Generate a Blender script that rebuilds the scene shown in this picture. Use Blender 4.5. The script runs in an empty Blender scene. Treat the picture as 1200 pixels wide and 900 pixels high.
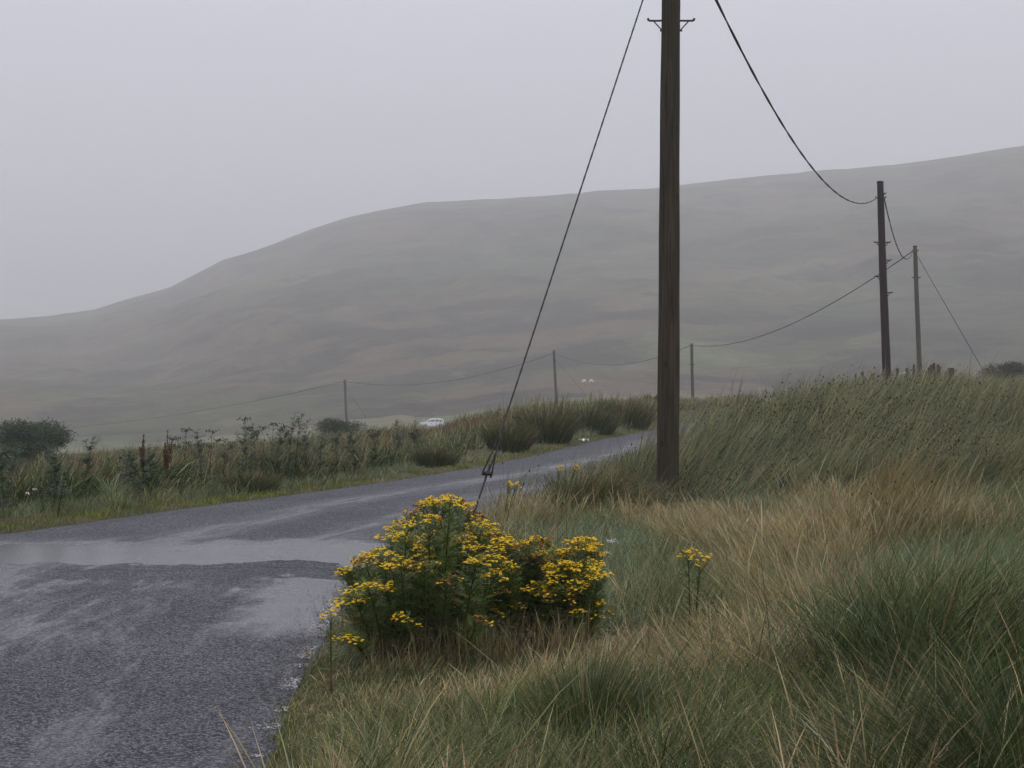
import bpy, math, random
import numpy as np
from mathutils import Vector, Matrix
RNG = np.random.default_rng(11)
random.seed(5)
SC = bpy.context.scene
COL = SC.collection
F, HY, CH = 1900.0, 436.0, 1.6        # focal length in px of the 1200 px frame, horizon row, eye height

def R(a): return math.radians(a)
def sm(t): t = np.clip(t, 0, 1); return t*t*(3-2*t)
def at(px, d, py):                     # point seen at (px,py) at depth d
    return Vector(((px-600)/F*d, d, CH-(py-HY)*d/F))

# ------------------------------------------------------------------ noise
_perm = RNG.random((256, 256))
def vnoise(x, y):
    xi = np.floor(x).astype(int); yi = np.floor(y).astype(int)
    fx = x-xi; fy = y-yi; fx = fx*fx*(3-2*fx); fy = fy*fy*(3-2*fy)
    g = lambda a, b: _perm[a & 255, b & 255]
    return (g(xi, yi)*(1-fx)+g(xi+1, yi)*fx)*(1-fy)+(g(xi, yi+1)*(1-fx)+g(xi+1, yi+1)*fx)*fy
def fbm(x, y, s, o=4):
    x = np.asarray(x, float)/s; y = np.asarray(y, float)/s; a = 1; r = 0; n = 0
    for k in range(o):
        r = r+a*(vnoise(x+17.3*k, y-9.1*k)-.5)*2; n += a; a *= .5; x = x*2.03; y = y*2.03
    return r/n

# ------------------------------------------------------------------ road plan
_yy = np.arange(-30, 330.1, .5)
def _smooth(v, k=5):
    p = np.pad(v, k, mode='edge'); p[:k] = 2*v[0]-v[k:0:-1]; p[-k:] = 2*v[-1]-v[-2:-k-2:-1]
    return np.convolve(p, np.ones(2*k+1)/(2*k+1), 'valid')
_xl = _smooth(np.interp(_yy, [-30,0,8,12,16,19.7,22.3,25,29,38.5,45,53,62,75,95,130,180,230,285,330],
    [-22,-11,-8.3,-6.7,-5.05,-3.6,-2.4,-1.3,-.1,2.1,3.9,6.2,9.3,13,16,14.5,5,-6,-15,-20]), 4)
_xr = _smooth(np.interp(_yy, [-30,0,3,6.55,8.35,10,11.5,14,16,20,22.3,25,29,38.5,45,53,62,75,95,130,180,230,285,330],
    [-14,-1.6,-1.25,-1.0,-1.12,-1.15,-1.2,-1.1,-.75,.25,1.3,2.4,3.7,5.7,7.6,9.9,13,16.7,19.7,18.2,8.7,-2.3,-11.3,-16]), 2)
def xl(y): return np.interp(y, _yy, _xl)
def xr(y): return np.interp(y, _yy, _xr)

# ------------------------------------------------------------------ terrain
MOUNDS = []   # x, y, radius, height
def mound(px, py, r, h, z=.1):
    d = (CH-z)*F/(py-HY); MOUNDS.append(((px-600)/F*d, d, r, h))
mound(1050, 775, .42, .20); mound(1170, 870, .75, .34); mound(815, 690, .5, -.10); mound(1150, 655, 1.2, .22)
mound(930, 650, .9, .12); mound(860, 850, .5, .10); mound(600, 840, .5, .06); mound(1010, 620, 1.0, .15)
mound(720, 770, .5, .08); mound(940, 745, .45, .16); mound(880, 790, .35, -.08); mound(1100, 705, .5, .18); mound(690, 850, .35, .12)
def valley(x, y):
    r = np.hypot(x, y); px = 600+F*np.tan(np.clip(np.arctan2(x, np.maximum(y, 1e-3)), -1.3, 1.3))
    g = np.interp(px, [-300, 60, 400, 525, 640, 700], [1.5, 1.42, .98, .96, .6, .5])
    g = np.where(y < 0, .5, g)
    return -8.2*sm((r-55)/230)*g
def base_z(x, y):                       # the level the road follows
    return valley(x, y)
def height(x, y, relief=True):
    x = np.asarray(x, float); y = np.asarray(y, float)
    r = np.hypot(x, y); L = xl(y); Rr = xr(y)
    z = base_z(x, y)
    s = x-Rr; sl = L-x
    A = np.interp(y, [-10,0,14,19,22,25,30,35,45,60,85,120,150], [0,.03,.04,.04,.10,.38,.66,.72,.64,.58,.72,.2,0])
    B = np.interp(y, [-10,0,10,20,60,90,150], [0,.4,.6,.8,1.0,1.4,0])
    z = z+np.where(s > 0, sm(s/2.0)*A+sm((s-3)/17)*B*1.6, 0)
    lf = -.11*np.clip(sl-2.6, 0, 3)-.07*np.clip(sl-5.6, 0, 28)*np.clip(1-(r-330)/300, 0, 1)
    z = z+np.where(sl > 0, lf+.22*sm(sl/2)*sm((y-31)/9)*(1-sm((sl-3)/5)), 0)
    if relief:
        off = np.clip(np.maximum(s, sl)/.8, 0, 1)
        z = z+off*(.07*fbm(x, y, 1.3, 3)+.10*fbm(x+40, y, 6, 2)*np.clip(np.maximum(s, sl)/4, 0, 1))
        z = z+np.where(s > 0, off*.20*fbm(x+3, y*.7, 2.6, 3)*sm((y-19)/6)*sm((s-.6)/2)*(1-.8*sm((y-38)/12)), 0)+off*.05*fbm(x, y, .55, 2)
        z = z+off*np.clip((r-70)/60, 0, 1)*(.5*fbm(x, y, 18, 3))
        for mx, my, mr, mh in MOUNDS:
            z = z+mh*np.exp(-((x-mx)**2+(y-my)**2)/(mr*mr))*np.clip(s/.4, 0, 1)
    inside = (s < 0) & (sl < 0) & (y > -30) & (y < 330)
    drop = .03+.002*np.clip(r-60, 0, 200)
    z = np.where(inside, base_z(x, y)-drop, z+.02*np.clip(np.maximum(s, sl)/.3, -1, 1)-.015)
    # the hill
    az = np.arctan2(x, y); px = 600+F*np.tan(np.clip(az, -1.2, 1.2))
    crest = np.interp(px, [-3000,-900,-300,0,60,110,150,200,240,262,300,350,400,440,500,600,680,700,770,850,950,1050,1100,1200,1500,2200,5000],
                      [425,405,384,375,371,364,352,338,318,307,295,276,258,248,238,234,229,225,222,214,204,195,188,172,140,110,300])
    Zr = CH+(HY-crest)*1300*np.cos(np.clip(az, -1.2, 1.2))/F
    fade = 1-sm((np.abs(az)-.9)/.7)
    t = np.clip((r-320)/980, 0, 1)
    prof = .55*t+.45*sm(t)
    hill = (Zr-z)*prof*fade-np.clip(r-1300, 0, 400)*.12*fade
    rg = np.clip((r-320)/300, 0, 1)*fade*np.clip((1340-r)/300, .1, 1)
    a2 = az*900
    hill = hill+rg*(7*fbm(a2+r*.35, r*.5, 90, 4)+2.2*fbm(x, y, 24, 3))
    return np.where(r > 320, z+hill, z)
def hz(x, y): return float(height(np.array([x]), np.array([y]))[0])
def hit(px, py):                        # where the sight line through (px,py) meets the land
    d = np.arange(5, 1400, .5); x = (px-600)/F*d; z = CH-(py-HY)*d/F
    k = np.argmax(height(x, d) > z); return float(x[k]), float(d[k])

# ------------------------------------------------------------------ mesh helpers
def tag(o, label=None, cat=None, group=None, kind=None):
    if label: o['label'] = label
    if cat: o['category'] = cat
    if group: o['group'] = group
    if kind: o['kind'] = kind
    return o
def link(name, me, mat, parent=None, smooth=True):
    o = bpy.data.objects.new(name, me); COL.objects.link(o)
    if mat: me.materials.append(mat)
    if smooth: me.polygons.foreach_set('use_smooth', np.ones(len(me.polygons), bool))
    if parent: o.parent = parent
    return o
def empty(name, loc, rz=0):
    o = bpy.data.objects.new(name, None); COL.objects.link(o); o.location = loc; o.rotation_euler = (0, 0, rz)
    o.empty_display_size = .2
    return o
def np_mesh(name, V, tris=None, quads=None, C=None, UV=None):
    me = bpy.data.meshes.new(name); V = np.asarray(V, np.float32)
    nt = 0 if tris is None else len(tris); nq = 0 if quads is None else len(quads)
    loops = []
    if nq: loops.append(np.asarray(quads, np.int32).ravel())
    if nt: loops.append(np.asarray(tris, np.int32).ravel())
    loops = np.concatenate(loops)
    tot = np.concatenate([np.full(nq, 4, np.int32), np.full(nt, 3, np.int32)])
    st = np.concatenate([[0], np.cumsum(tot)[:-1]]).astype(np.int32)
    me.vertices.add(len(V)); me.vertices.foreach_set('co', V.ravel())
    me.loops.add(len(loops)); me.loops.foreach_set('vertex_index', loops)
    me.polygons.add(len(tot)); me.polygons.foreach_set('loop_start', st)
    me.update(calc_edges=True)
    if C is not None:
        a = me.color_attributes.new('Col', 'FLOAT_COLOR', 'POINT')
        c4 = np.ones((len(V), 4), np.float32); c4[:, :3] = C; a.data.foreach_set('color', c4.ravel())
    if UV is not None:
        u = me.uv_layers.new(name='road'); u.data.foreach_set('uv', np.asarray(UV, np.float32)[loops].ravel())
    me.validate()
    return me
class MB:
    def __init__(s): s.v = []; s.f = []; s.c = []
    def add(s, vs, fs, col=(.5, .5, .5)):
        b = len(s.v); s.v += [tuple(v) for v in vs]; s.f += [tuple(i+b for i in f) for f in fs]
        s.c += (list(col) if isinstance(col, list) else [tuple(col)]*len(vs))
    def tube(s, pts, rad, n=6, col=(.5, .5, .5), cap=True):
        pts = [Vector(p) for p in pts]; m = len(pts)
        if not hasattr(rad, '__len__'): rad = [rad]*m
        vs = []; fs = []; ref = None
        for i, p in enumerate(pts):
            t = (pts[min(i+1, m-1)]-pts[max(i-1, 0)]).normalized()
            if ref is None: ref = t.orthogonal().normalized()
            ref = (ref-t*ref.dot(t)); ref = ref.normalized() if ref.length > 1e-5 else t.orthogonal().normalized()
            b = t.cross(ref)
            for k in range(n):
                a = 2*math.pi*k/n; vs.append(p+(ref*math.cos(a)+b*math.sin(a))*rad[i])
        for i in range(m-1):
            for k in range(n):
                fs.append((i*n+k, i*n+(k+1) % n, (i+1)*n+(k+1) % n, (i+1)*n+k))
        if cap: fs += [tuple(range(n))[::-1], tuple((m-1)*n+k for k in range(n))]
        c = col
        if isinstance(col, list): c = [col[i] for i in range(m) for k in range(n)]
        s.add(vs, fs, c); return s
    def box(s, c, d, col=(.5, .5, .5), M=None):
        x, y, z = [q/2 for q in d]; c = Vector(c)
        vs = [Vector((a*x, b*y, e*z)) for a in (-1, 1) for b in (-1, 1) for e in (-1, 1)]
        if M is not None: vs = [M @ v for v in vs]
        s.add([v+c for v in vs], [(0,1,3,2),(4,6,7,5),(0,4,5,1),(2,3,7,6),(0,2,6,4),(1,5,7,3)], col); return s
    def build(s, name, mat, parent=None, smooth=True):
        me = bpy.data.meshes.new(name); me.from_pydata([tuple(v) for v in s.v], [], s.f)
        a = me.color_attributes.new('Col', 'FLOAT_COLOR', 'POINT')
        c4 = np.ones((len(s.v), 4), np.float32); c4[:, :3] = np.array(s.c); a.data.foreach_set('color', c4.ravel())
        return link(name, me, mat, parent, smooth)

# ------------------------------------------------------------------ materials
class NT:
    def __init__(s, name):
        s.m = bpy.data.materials.new(name); s.m.use_nodes = True; s.t = s.m.node_tree
        s.t.nodes.clear(); s.out = s.n('ShaderNodeOutputMaterial')
    def n(s, ty, **k):
        nd = s.t.nodes.new(ty)
        for a, v in k.items(): setattr(nd, a, v)
        return nd
    def l(s, a, b): s.t.links.new(a, b)
    def set(s, inp, v):
        if isinstance(v, bpy.types.NodeSocket): s.l(v, inp)
        else: inp.default_value = v
    def math(s, op, a, b=0.0, c=None):
        nd = s.n('ShaderNodeMath', operation=op); s.set(nd.inputs[0], a); s.set(nd.inputs[1], b)
        if c is not None: s.set(nd.inputs[2], c)
        return nd.outputs[0]
    def noise(s, vec, scale, detail=3, rough=.5, dist=0):
        nd = s.n('ShaderNodeTexNoise'); s.l(vec, nd.inputs['Vector']); nd.inputs['Scale'].default_value = scale
        nd.inputs['Detail'].default_value = detail; nd.inputs['Roughness'].default_value = rough; nd.inputs['Distortion'].default_value = dist
        return nd.outputs['Fac']
    def mapr(s, v, a, b, c=0.0, d=1.0, mode='SMOOTHSTEP'):
        nd = s.n('ShaderNodeMapRange', interpolation_type=mode); s.set(nd.inputs['Value'], v)
        for k, q in zip(('From Min', 'From Max', 'To Min', 'To Max'), (a, b, c, d)): nd.inputs[k].default_value = q
        return nd.outputs[0]
    def mix(s, f, a, b, ty='MIX'):
        nd = s.n('ShaderNodeMix', data_type='RGBA', blend_type=ty); s.set(nd.inputs[0], f)
        for i, q in ((6, a), (7, b)):
            if isinstance(q, bpy.types.NodeSocket): s.l(q, nd.inputs[i])
            else: nd.inputs[i].default_value = (*q, 1)
        return nd.outputs[2]
    def scale(s, vec, sc, rot=0):
        nd = s.n('ShaderNodeMapping'); s.l(vec, nd.inputs[0]); nd.inputs['Scale'].default_value = sc
        nd.inputs['Rotation'].default_value = (0, 0, rot); return nd.outputs[0]
    def pos(s): return s.n('ShaderNodeNewGeometry').outputs['Position']
    def bump(s, h, strength, dist=.01):
        nd = s.n('ShaderNodeBump'); s.set(nd.inputs['Strength'], strength); nd.inputs['Distance'].default_value = dist
        s.l(h, nd.inputs['Height']); return nd.outputs[0]
    def bsdf(s, col, rough=.7, spec=.5, normal=None, metal=0.0):
        p = s.n('ShaderNodeBsdfPrincipled')
        if isinstance(col, bpy.types.NodeSocket): s.l(col, p.inputs['Base Color'])
        else: p.inputs['Base Color'].default_value = (*col, 1)
        s.set(p.inputs['Roughness'], rough); s.set(p.inputs['Specular IOR Level'], spec); p.inputs['Metallic'].default_value = metal
        if normal is not None: s.l(normal, p.inputs['Normal'])
        s.l(p.outputs[0], s.out.inputs[0]); return p

def mat_blade(name, rough=.5, spec=.35, trans=.3, var=.35):
    t = NT(name); a = t.n('ShaderNodeAttribute', attribute_name='Col')
    n = t.noise(t.pos(), 1.7, 3)
    c = t.mix(t.mapr(n, .3, .7), t.mix(1, a.outputs[0], (1-var, 1-var*.9, 1-var, ), 'MULTIPLY'), a.outputs[0])
    p = t.bsdf(c, rough, spec)
    if trans > 0:
        tr = t.n('ShaderNodeBsdfTranslucent'); t.l(c, tr.inputs[0])
        mx = t.n('ShaderNodeMixShader'); mx.inputs[0].default_value = trans
        t.l(p.outputs[0], mx.inputs[1]); t.l(tr.outputs[0], mx.inputs[2]); t.l(mx.outputs[0], t.out.inputs[0])
    return t.m
M_BLADE = mat_blade('grass_blades')
M_LEAF = mat_blade('leaves', .45, .4, .38, .25)
M_PETAL = mat_blade('petals', .6, .25, .2, .0)
def mat_plain(name, col, rough=.6, spec=.4, metal=0, ns=8, amt=.3):
    t = NT(name); tc = t.n('ShaderNodeTexCoord').outputs['Object']
    n = t.noise(tc, ns, 4)
    c = t.mix(t.mapr(n, .3, .7), tuple(q*(1-amt) for q in col), col)
    t.bsdf(c, rough, spec, t.bump(t.noise(tc, ns*6, 3), .2, .005), metal); return t.m

def mat_ground():
    t = NT('ground_thatch'); P = t.pos()
    a = t.noise(P, .9, 5, .6); b = t.noise(P, 14, 4, .6); c = t.noise(P, .06, 4, .55)
    col = t.mix(t.mapr(a, .35, .65), (.045, .055, .022), (.13, .095, .05))
    col = t.mix(t.mapr(b, .35, .7), col, (.05, .04, .02))
    far = t.mix(t.mapr(c, .42, .58), (.085, .105, .038), (.13, .11, .055))
    far = t.mix(t.mapr(t.noise(t.scale(P, (.05, .25, 1)), 1, 5, .65), .5, .68), far, (.06, .055, .035))
    ln = t.n('ShaderNodeVectorMath', operation='LENGTH'); t.l(P, ln.inputs[0])
    col = t.mix(t.mapr(ln.outputs['Value'], 60, 95), col, far)
    t.bsdf(col, .85, .2, t.bump(t.math('ADD', b, t.noise(P, 2.5, 5, .7)), .7, .12)); return t.m
def mat_hill():
    t = NT('moorland'); P = t.pos()
    P2 = t.scale(P, (.5, 1.0, 3.0), .25)
    big = t.noise(P2, .006, 6, .65, .5); med = t.noise(t.scale(P, (.7, .8, 1.5), .12), .016, 8, .70, .9)
    mid2 = t.noise(t.scale(P, (.5, .45, 1), -.2), .07, 6, .72, .5)
    fine = t.noise(t.scale(P, (.6, 1, 1)), .35, 5, .75)
    col = t.mix(t.mapr(big, .44, .56), (.055, .062, .026), (.098, .068, .040))
    col = t.mix(t.mapr(med, .50, .58, 0, .9), col, (.022, .019, .012))
    col = t.mix(t.mapr(med, .36, .45, .8, 0), col, (.105, .135, .048))
    col = t.mix(t.mapr(mid2, .52, .60, 0, .85), col, (.018, .017, .012))
    col = t.mix(t.mapr(mid2, .36, .43, .6, 0), col, (.15, .12, .07))
    col = t.mix(t.mapr(fine, .45, .7, .0, .5), col, (.03, .027, .018))
    gl = t.noise(t.scale(P, (1.0, .12, 1), -.5), .03, 4, .6, 1.2)
    col = t.mix(t.math('MULTIPLY', t.mapr(t.math('ABSOLUTE', t.math('SUBTRACT', gl, .5)), 0, .016, 1, 0), .6), col, (.05, .045, .035))
    t.bsdf(col, .9, .15, t.bump(t.math('ADD', fine, t.math('MULTIPLY', med, 3)), .8, 1.5)); return t.m

def mat_road():
    t = NT('wet_asphalt')
    uv = t.n('ShaderNodeUVMap', uv_map='road').outputs[0]; P = t.pos()
    sx = t.n('ShaderNodeSeparateXYZ'); t.l(P, sx.inputs[0]); X, Y = sx.outputs[0], sx.outputs[1]
    su = t.n('ShaderNodeSeparateXYZ'); t.l(uv, su.inputs[0]); U = su.outputs[0]
    st = t.noise(t.scale(uv, (1.9, .42, 1), .10), 1, 7, .7, .5)        # streaks along the road
    st2 = t.noise(t.scale(uv, (6, .8, 1)), 1, 5, .65, .4)
    bl = t.noise(P, .75, 6, .66, .6)
    wav = t.math('MULTIPLY', t.math('SUBTRACT', t.noise(t.scale(P, (.6, .1, 1)), 1, 4, .55), .5), 1.9)
    wv2 = t.math('MULTIPLY', t.math('SUBTRACT', t.noise(P, 1.8, 6, .68), .5), 1.1)
    Yw = t.math('ADD', Y, wav); Yf = t.math('ADD', Yw, wv2)
    g = lambda c, h: t.mapr(t.math('ABSOLUTE', t.math('SUBTRACT', U, c)), 0, h, 1, 0)
    tex = t.math('ADD', t.mapr(st2, .34, .68), t.mapr(st, .34, .68))
    far = t.mapr(Y, 14.5, 16)
    w = t.math('MULTIPLY', t.math('ADD', t.math('MULTIPLY', g(2.3, .55), .55), t.math('MULTIPLY', g(.95, .5), .5)), t.mapr(tex, .2, 1.6, .35, 1.2))
    w = t.math('MULTIPLY', w, far)
    nearz = t.math('SUBTRACT', 1.0, far)
    w2 = t.math('ADD', t.math('MULTIPLY', t.mapr(U, .9, 2.2, 0, .55), t.mapr(tex, .0, 2.0)), t.math('MULTIPLY', t.mapr(st, .40, .70, 0, .75), t.mapr(tex, .0, 1.8)))
    w2 = t.math('ADD', w2, t.math('MULTIPLY', t.mapr(Yw, 11.8, 12.6, 0, .35), t.mapr(U, 1.8, 2.8)))
    w2 = t.math('SUBTRACT', w2, t.math('MULTIPLY', t.mapr(t.math('ABSOLUTE', t.math('SUBTRACT', Yf, 12.85)), .2, .5, 1, 0), t.mapr(U, 2.8, 2.0)))
    edge = t.math('MULTIPLY', t.mapr(t.math('ADD', U, wv2), .9, .45), t.math('MULTIPLY', t.mapr(Yf, 9.6, 10.4), t.mapr(Yf, 12.3, 12.9, 1, 0)))
    w2 = t.math('ADD', w2, edge)
    w = t.math('ADD', w, t.math('MULTIPLY', t.math('SUBTRACT', w2, .12), nearz))
    band = t.math('MULTIPLY', t.mapr(Yf, 13.3, 13.42), t.mapr(Yf, 14.6, 15.5, 1, 0))
    w = t.math('ADD', w, t.math('MULTIPLY', band, t.mapr(bl, .3, .5, .7, 1.1)))
    wet = t.n('ShaderNodeClamp'); t.l(w, wet.inputs[0]); wet = wet.outputs[0]
    vo = t.n('ShaderNodeTexVoronoi', feature='F1'); t.l(P, vo.inputs['Vector']); vo.inputs['Scale'].default_value = 105
    vo2 = t.n('ShaderNodeTexVoronoi', feature='F1'); t.l(P, vo2.inputs['Vector']); vo2.inputs['Scale'].default_value = 50
    agg = t.math('ADD', t.math('MULTIPLY', vo.outputs['Distance'], .7), t.math('MULTIPLY', vo2.outputs['Distance'], 1.0))
    spk = t.n('ShaderNodeSeparateColor'); t.l(vo.outputs['Color'], spk.inputs[0])
    spk2 = t.n('ShaderNodeSeparateColor'); t.l(vo2.outputs['Color'], spk2.inputs[0])
    col = t.mix(t.mapr(spk.outputs[0], .55, .95), (.015, .016, .021), (.22, .225, .26))
    col = t.mix(t.mapr(spk2.outputs[1], .6, .95, 0, .7), col, (.12, .12, .135))
    col = t.mix(t.mapr(bl, .3, .7), col, t.mix(1, col, (.7, .7, .72), 'MULTIPLY'))
    col = t.mix(wet, col, t.mix(1, col, (.75, .75, .78), 'MULTIPLY'))
    seam = t.math('ADD', t.mapr(t.math('ABSOLUTE', t.math('SUBTRACT', Yf, 13.32)), .0, .05, .7, 0), t.mapr(t.math('ABSOLUTE', t.math('SUBTRACT', Yw, 13.0)), 0, .03, .5, 0))
    col = t.mix(t.math('MULTIPLY', seam, t.mapr(st, .35, .55)), col, (.015, .015, .016))
    rough = t.mapr(wet, 0, 1, .70, .18, 'LINEAR')
    rough = t.math('ADD', rough, t.math('MULTIPLY', seam, .4))
    smooth = t.math('MAXIMUM', band, t.math('MULTIPLY', edge, .9))
    bs = t.math('MULTIPLY', t.mapr(wet, 0, 1, 1.0, .42, 'LINEAR'), t.math('SUBTRACT', 1.0, t.math('MULTIPLY', smooth, .66)))
    nrm = t.bump(agg, bs, .008)
    p = t.bsdf(col, rough, t.mapr(wet, 0, 1, .24, .75, 'LINEAR'), nrm)
    return t.m

M_GROUND, M_HILL, M_ROAD = mat_ground(), mat_hill(), mat_road()

def mat_wood(name, base, streak, algae):
    t = NT(name); tc = t.n('ShaderNodeTexCoord').outputs['Object']
    g = t.noise(t.scale(tc, (38, 38, 1.1)), 1, 5, .65, .6); b = t.noise(t.scale(tc, (5, 5, .6)), 1, 4)
    col = t.mix(t.mapr(g, .35, .68), base, streak)
    sx = t.n('ShaderNodeSeparateXYZ'); t.l(tc, sx.inputs[0])
    col = t.mix(t.math('MULTIPLY', t.mapr(b, .42, .62), .6), col, algae)
    crack = t.noise(t.scale(tc, (60, 60, .7)), 1, 3, .5)
    col = t.mix(t.mapr(crack, .62, .70), col, (.008, .007, .006))
    kn = t.n('ShaderNodeTexVoronoi'); t.l(t.scale(tc, (5, 5, 2.2)), kn.inputs['Vector']); kn.inputs['Scale'].default_value = 1
    col = t.mix(t.mapr(kn.outputs['Distance'], .05, .13, .85, 0), col, (.012, .009, .007))
    t.bsdf(col, .8, .25, t.bump(t.math('ADD', g, crack), .6, .008)); return t.m
M_WOOD = mat_wood('weathered_pole_wood', (.017, .012, .008), (.068, .050, .031), (.036, .034, .018))
M_WOOD2 = mat_wood('creosoted_pole_wood', (.016, .010, .010), (.04, .026, .024), (.03, .02, .018))
M_WOOD3 = mat_wood('grey_pole_wood', (.05, .045, .035), (.10, .09, .07), (.07, .07, .04))
M_POST = mat_wood('old_fence_post_wood', (.03, .022, .014), (.08, .06, .04), (.05, .05, .03))
M_IRON = mat_plain('dark_galvanised_iron', (.03, .025, .024), .6, .4, .3, 30)
M_CABLE = mat_plain('black_cable', (.012, .012, .013), .5, .4)
M_STEEL = mat_plain('pale_galvanised_steel', (.6, .62, .64), .45, .5, .5)
M_VAN = mat_plain('white_car_paint', (.8, .81, .83), .3, .5, 0, 2, .03)
M_GLASS = mat_plain('dark_car_glass', (.06, .07, .08), .08, .6, 0, 2, .1)
M_RUBBER = mat_plain('tyre_rubber', (.02, .02, .02), .8, .3)
M_FLEECE = mat_plain('sheep_fleece', (.75, .73, .66), .95, .1, 0, 20, .1)
M_PAPER = mat_plain('white_litter', (.8, .8, .8), .6, .3, 0, 20, .05)

# ------------------------------------------------------------------ land
def polar(name, r0, r1, nr, mat, label_kind, center=False):
    azf = np.linspace(-.40, .40, 561)
    azr = np.linspace(.40, 2*math.pi-.40, 150)[1:-1]
    az = np.concatenate([azf, azr]); na = len(az)
    rr = np.geomspace(r0, r1, nr)
    AZ, RR = np.meshgrid(az, rr); X = RR*np.sin(AZ); Y = RR*np.cos(AZ)
    Z = height(X.ravel(), Y.ravel())
    V = np.stack([X.ravel(), Y.ravel(), Z], 1)
    i = np.arange(nr-1)[:, None]*na; k = np.arange(na)[None]; k2 = (k+1) % na
    Q = np.stack([i+k, i+k2, i+na+k2, i+na+k], -1).reshape(-1, 4)[:, ::-1]
    T = None
    if center:
        V = np.vstack([V, [[0, 0, hz(0, 0)]]]); c = len(V)-1
        T = np.stack([np.full(na, c), (np.arange(na)+1) % na, np.arange(na)], 1)
    o = link(name, np_mesh(name, V, T, Q), mat); o['kind'] = 'structure'; return o
polar('ground', .6, 330, 430, M_GROUND, 'ground', True)
polar('hillside', 330, 1700, 330, M_HILL, 'hill')

ys = np.concatenate([np.arange(-30, 4, 1.0), np.arange(4, 60, .2), np.arange(60, 329, 1.5)])
nu = 31; u = np.concatenate([[-.02], np.linspace(0, 1, nu-2), [1.02]])
L, Rr = xl(ys), xr(ys)
edgeL = .07*fbm(ys*3, ys*0, 1.1, 3); edgeR = .13*fbm(ys*3, ys*0+9, .9, 5)
XX = (L+edgeL)[:, None]*(1-u)+(Rr+edgeR)[:, None]*u; YY = np.repeat(ys[:, None], nu, 1)
ZZ = base_z(XX.ravel(), YY.ravel()).reshape(XX.shape)
ZZ += .03*(1-(2*u-1)**2)[None]*np.clip(1-(ys-50)/30, 0, 1)[:, None]-.01
ZZ[:, 0] -= .08; ZZ[:, -1] -= .08
UVr = np.stack([(Rr[:, None]-XX), YY*1.04], -1).reshape(-1, 2)
i = np.arange(len(ys)-1)[:, None]*nu; k = np.arange(nu-1)[None]
Q = np.stack([i+k, i+k+1, i+nu+k+1, i+nu+k], -1).reshape(-1, 4)
o = link('road', np_mesh('road', np.stack([XX, YY, ZZ], -1).reshape(-1, 3), None, Q, None, UVr), M_ROAD); o['kind'] = 'structure'

# pale broken rim: tiny raised whitish flakes along the near road edge
mb = MB()
M_FLAKE = mat_plain('pale_edge_flakes', (.42, .42, .44), .35, .6, 0, 40, .4)
for q in range(3200):
    y = random.uniform(5.2, 13); off = -abs(random.gauss(0, .05))-.01
    if fbm(np.array([y*1.5]), np.array([3.]), .5, 3)[0] < -.12+max(0, y-8)*.07: continue
    x = float(xr(y))+off+.02; z = float(base_z(np.array([x]), np.array([y]))[0])+.0
    r = random.uniform(.0015, .0055)
    vs = [Vector((x+r*random.uniform(.7, 1.5)*math.cos(a), y+r*random.uniform(.7, 1.8)*math.sin(a), z)) for a in (0, 1.3, 2.5, 3.8, 5)]
    mb.add(vs+[Vector((x, y, z+r*.9))], [(0,1,5),(1,2,5),(2,3,5),(3,4,5),(4,0,5)])
tag(mb.build('edge_flakes', M_FLAKE, None, False), 'pale broken flakes along the ragged near road edge', 'gravel', None, 'stuff')

mb = MB()
for q in range(2600):
    lf_ = random.random() < .3; y = random.uniform(5, 24 if not lf_ else 34); off = abs(random.gauss(0, .13))
    x = float(xl(y))+off if lf_ else float(xr(y))-off
    z = float(base_z(np.array([x]), np.array([y]))[0]); r = random.uniform(.002, .007)
    vs = [Vector((x+r*random.uniform(.6, 1.6)*math.cos(a), y+r*random.uniform(.6, 2.2)*math.sin(a), z)) for a in (0, 1.3, 2.5, 3.8, 5)]
    mb.add(vs+[Vector((x, y, z+r*.8))], [(0,1,5),(1,2,5),(2,3,5),(3,4,5),(4,0,5)])
tag(mb.build('loose_grit', mat_plain('brown_grit', (.11, .085, .06), .7, .3, 0, 40, .6), None, False), 'dark loose grit and mud crumbs along both road edges', 'gravel', None, 'stuff')
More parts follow.
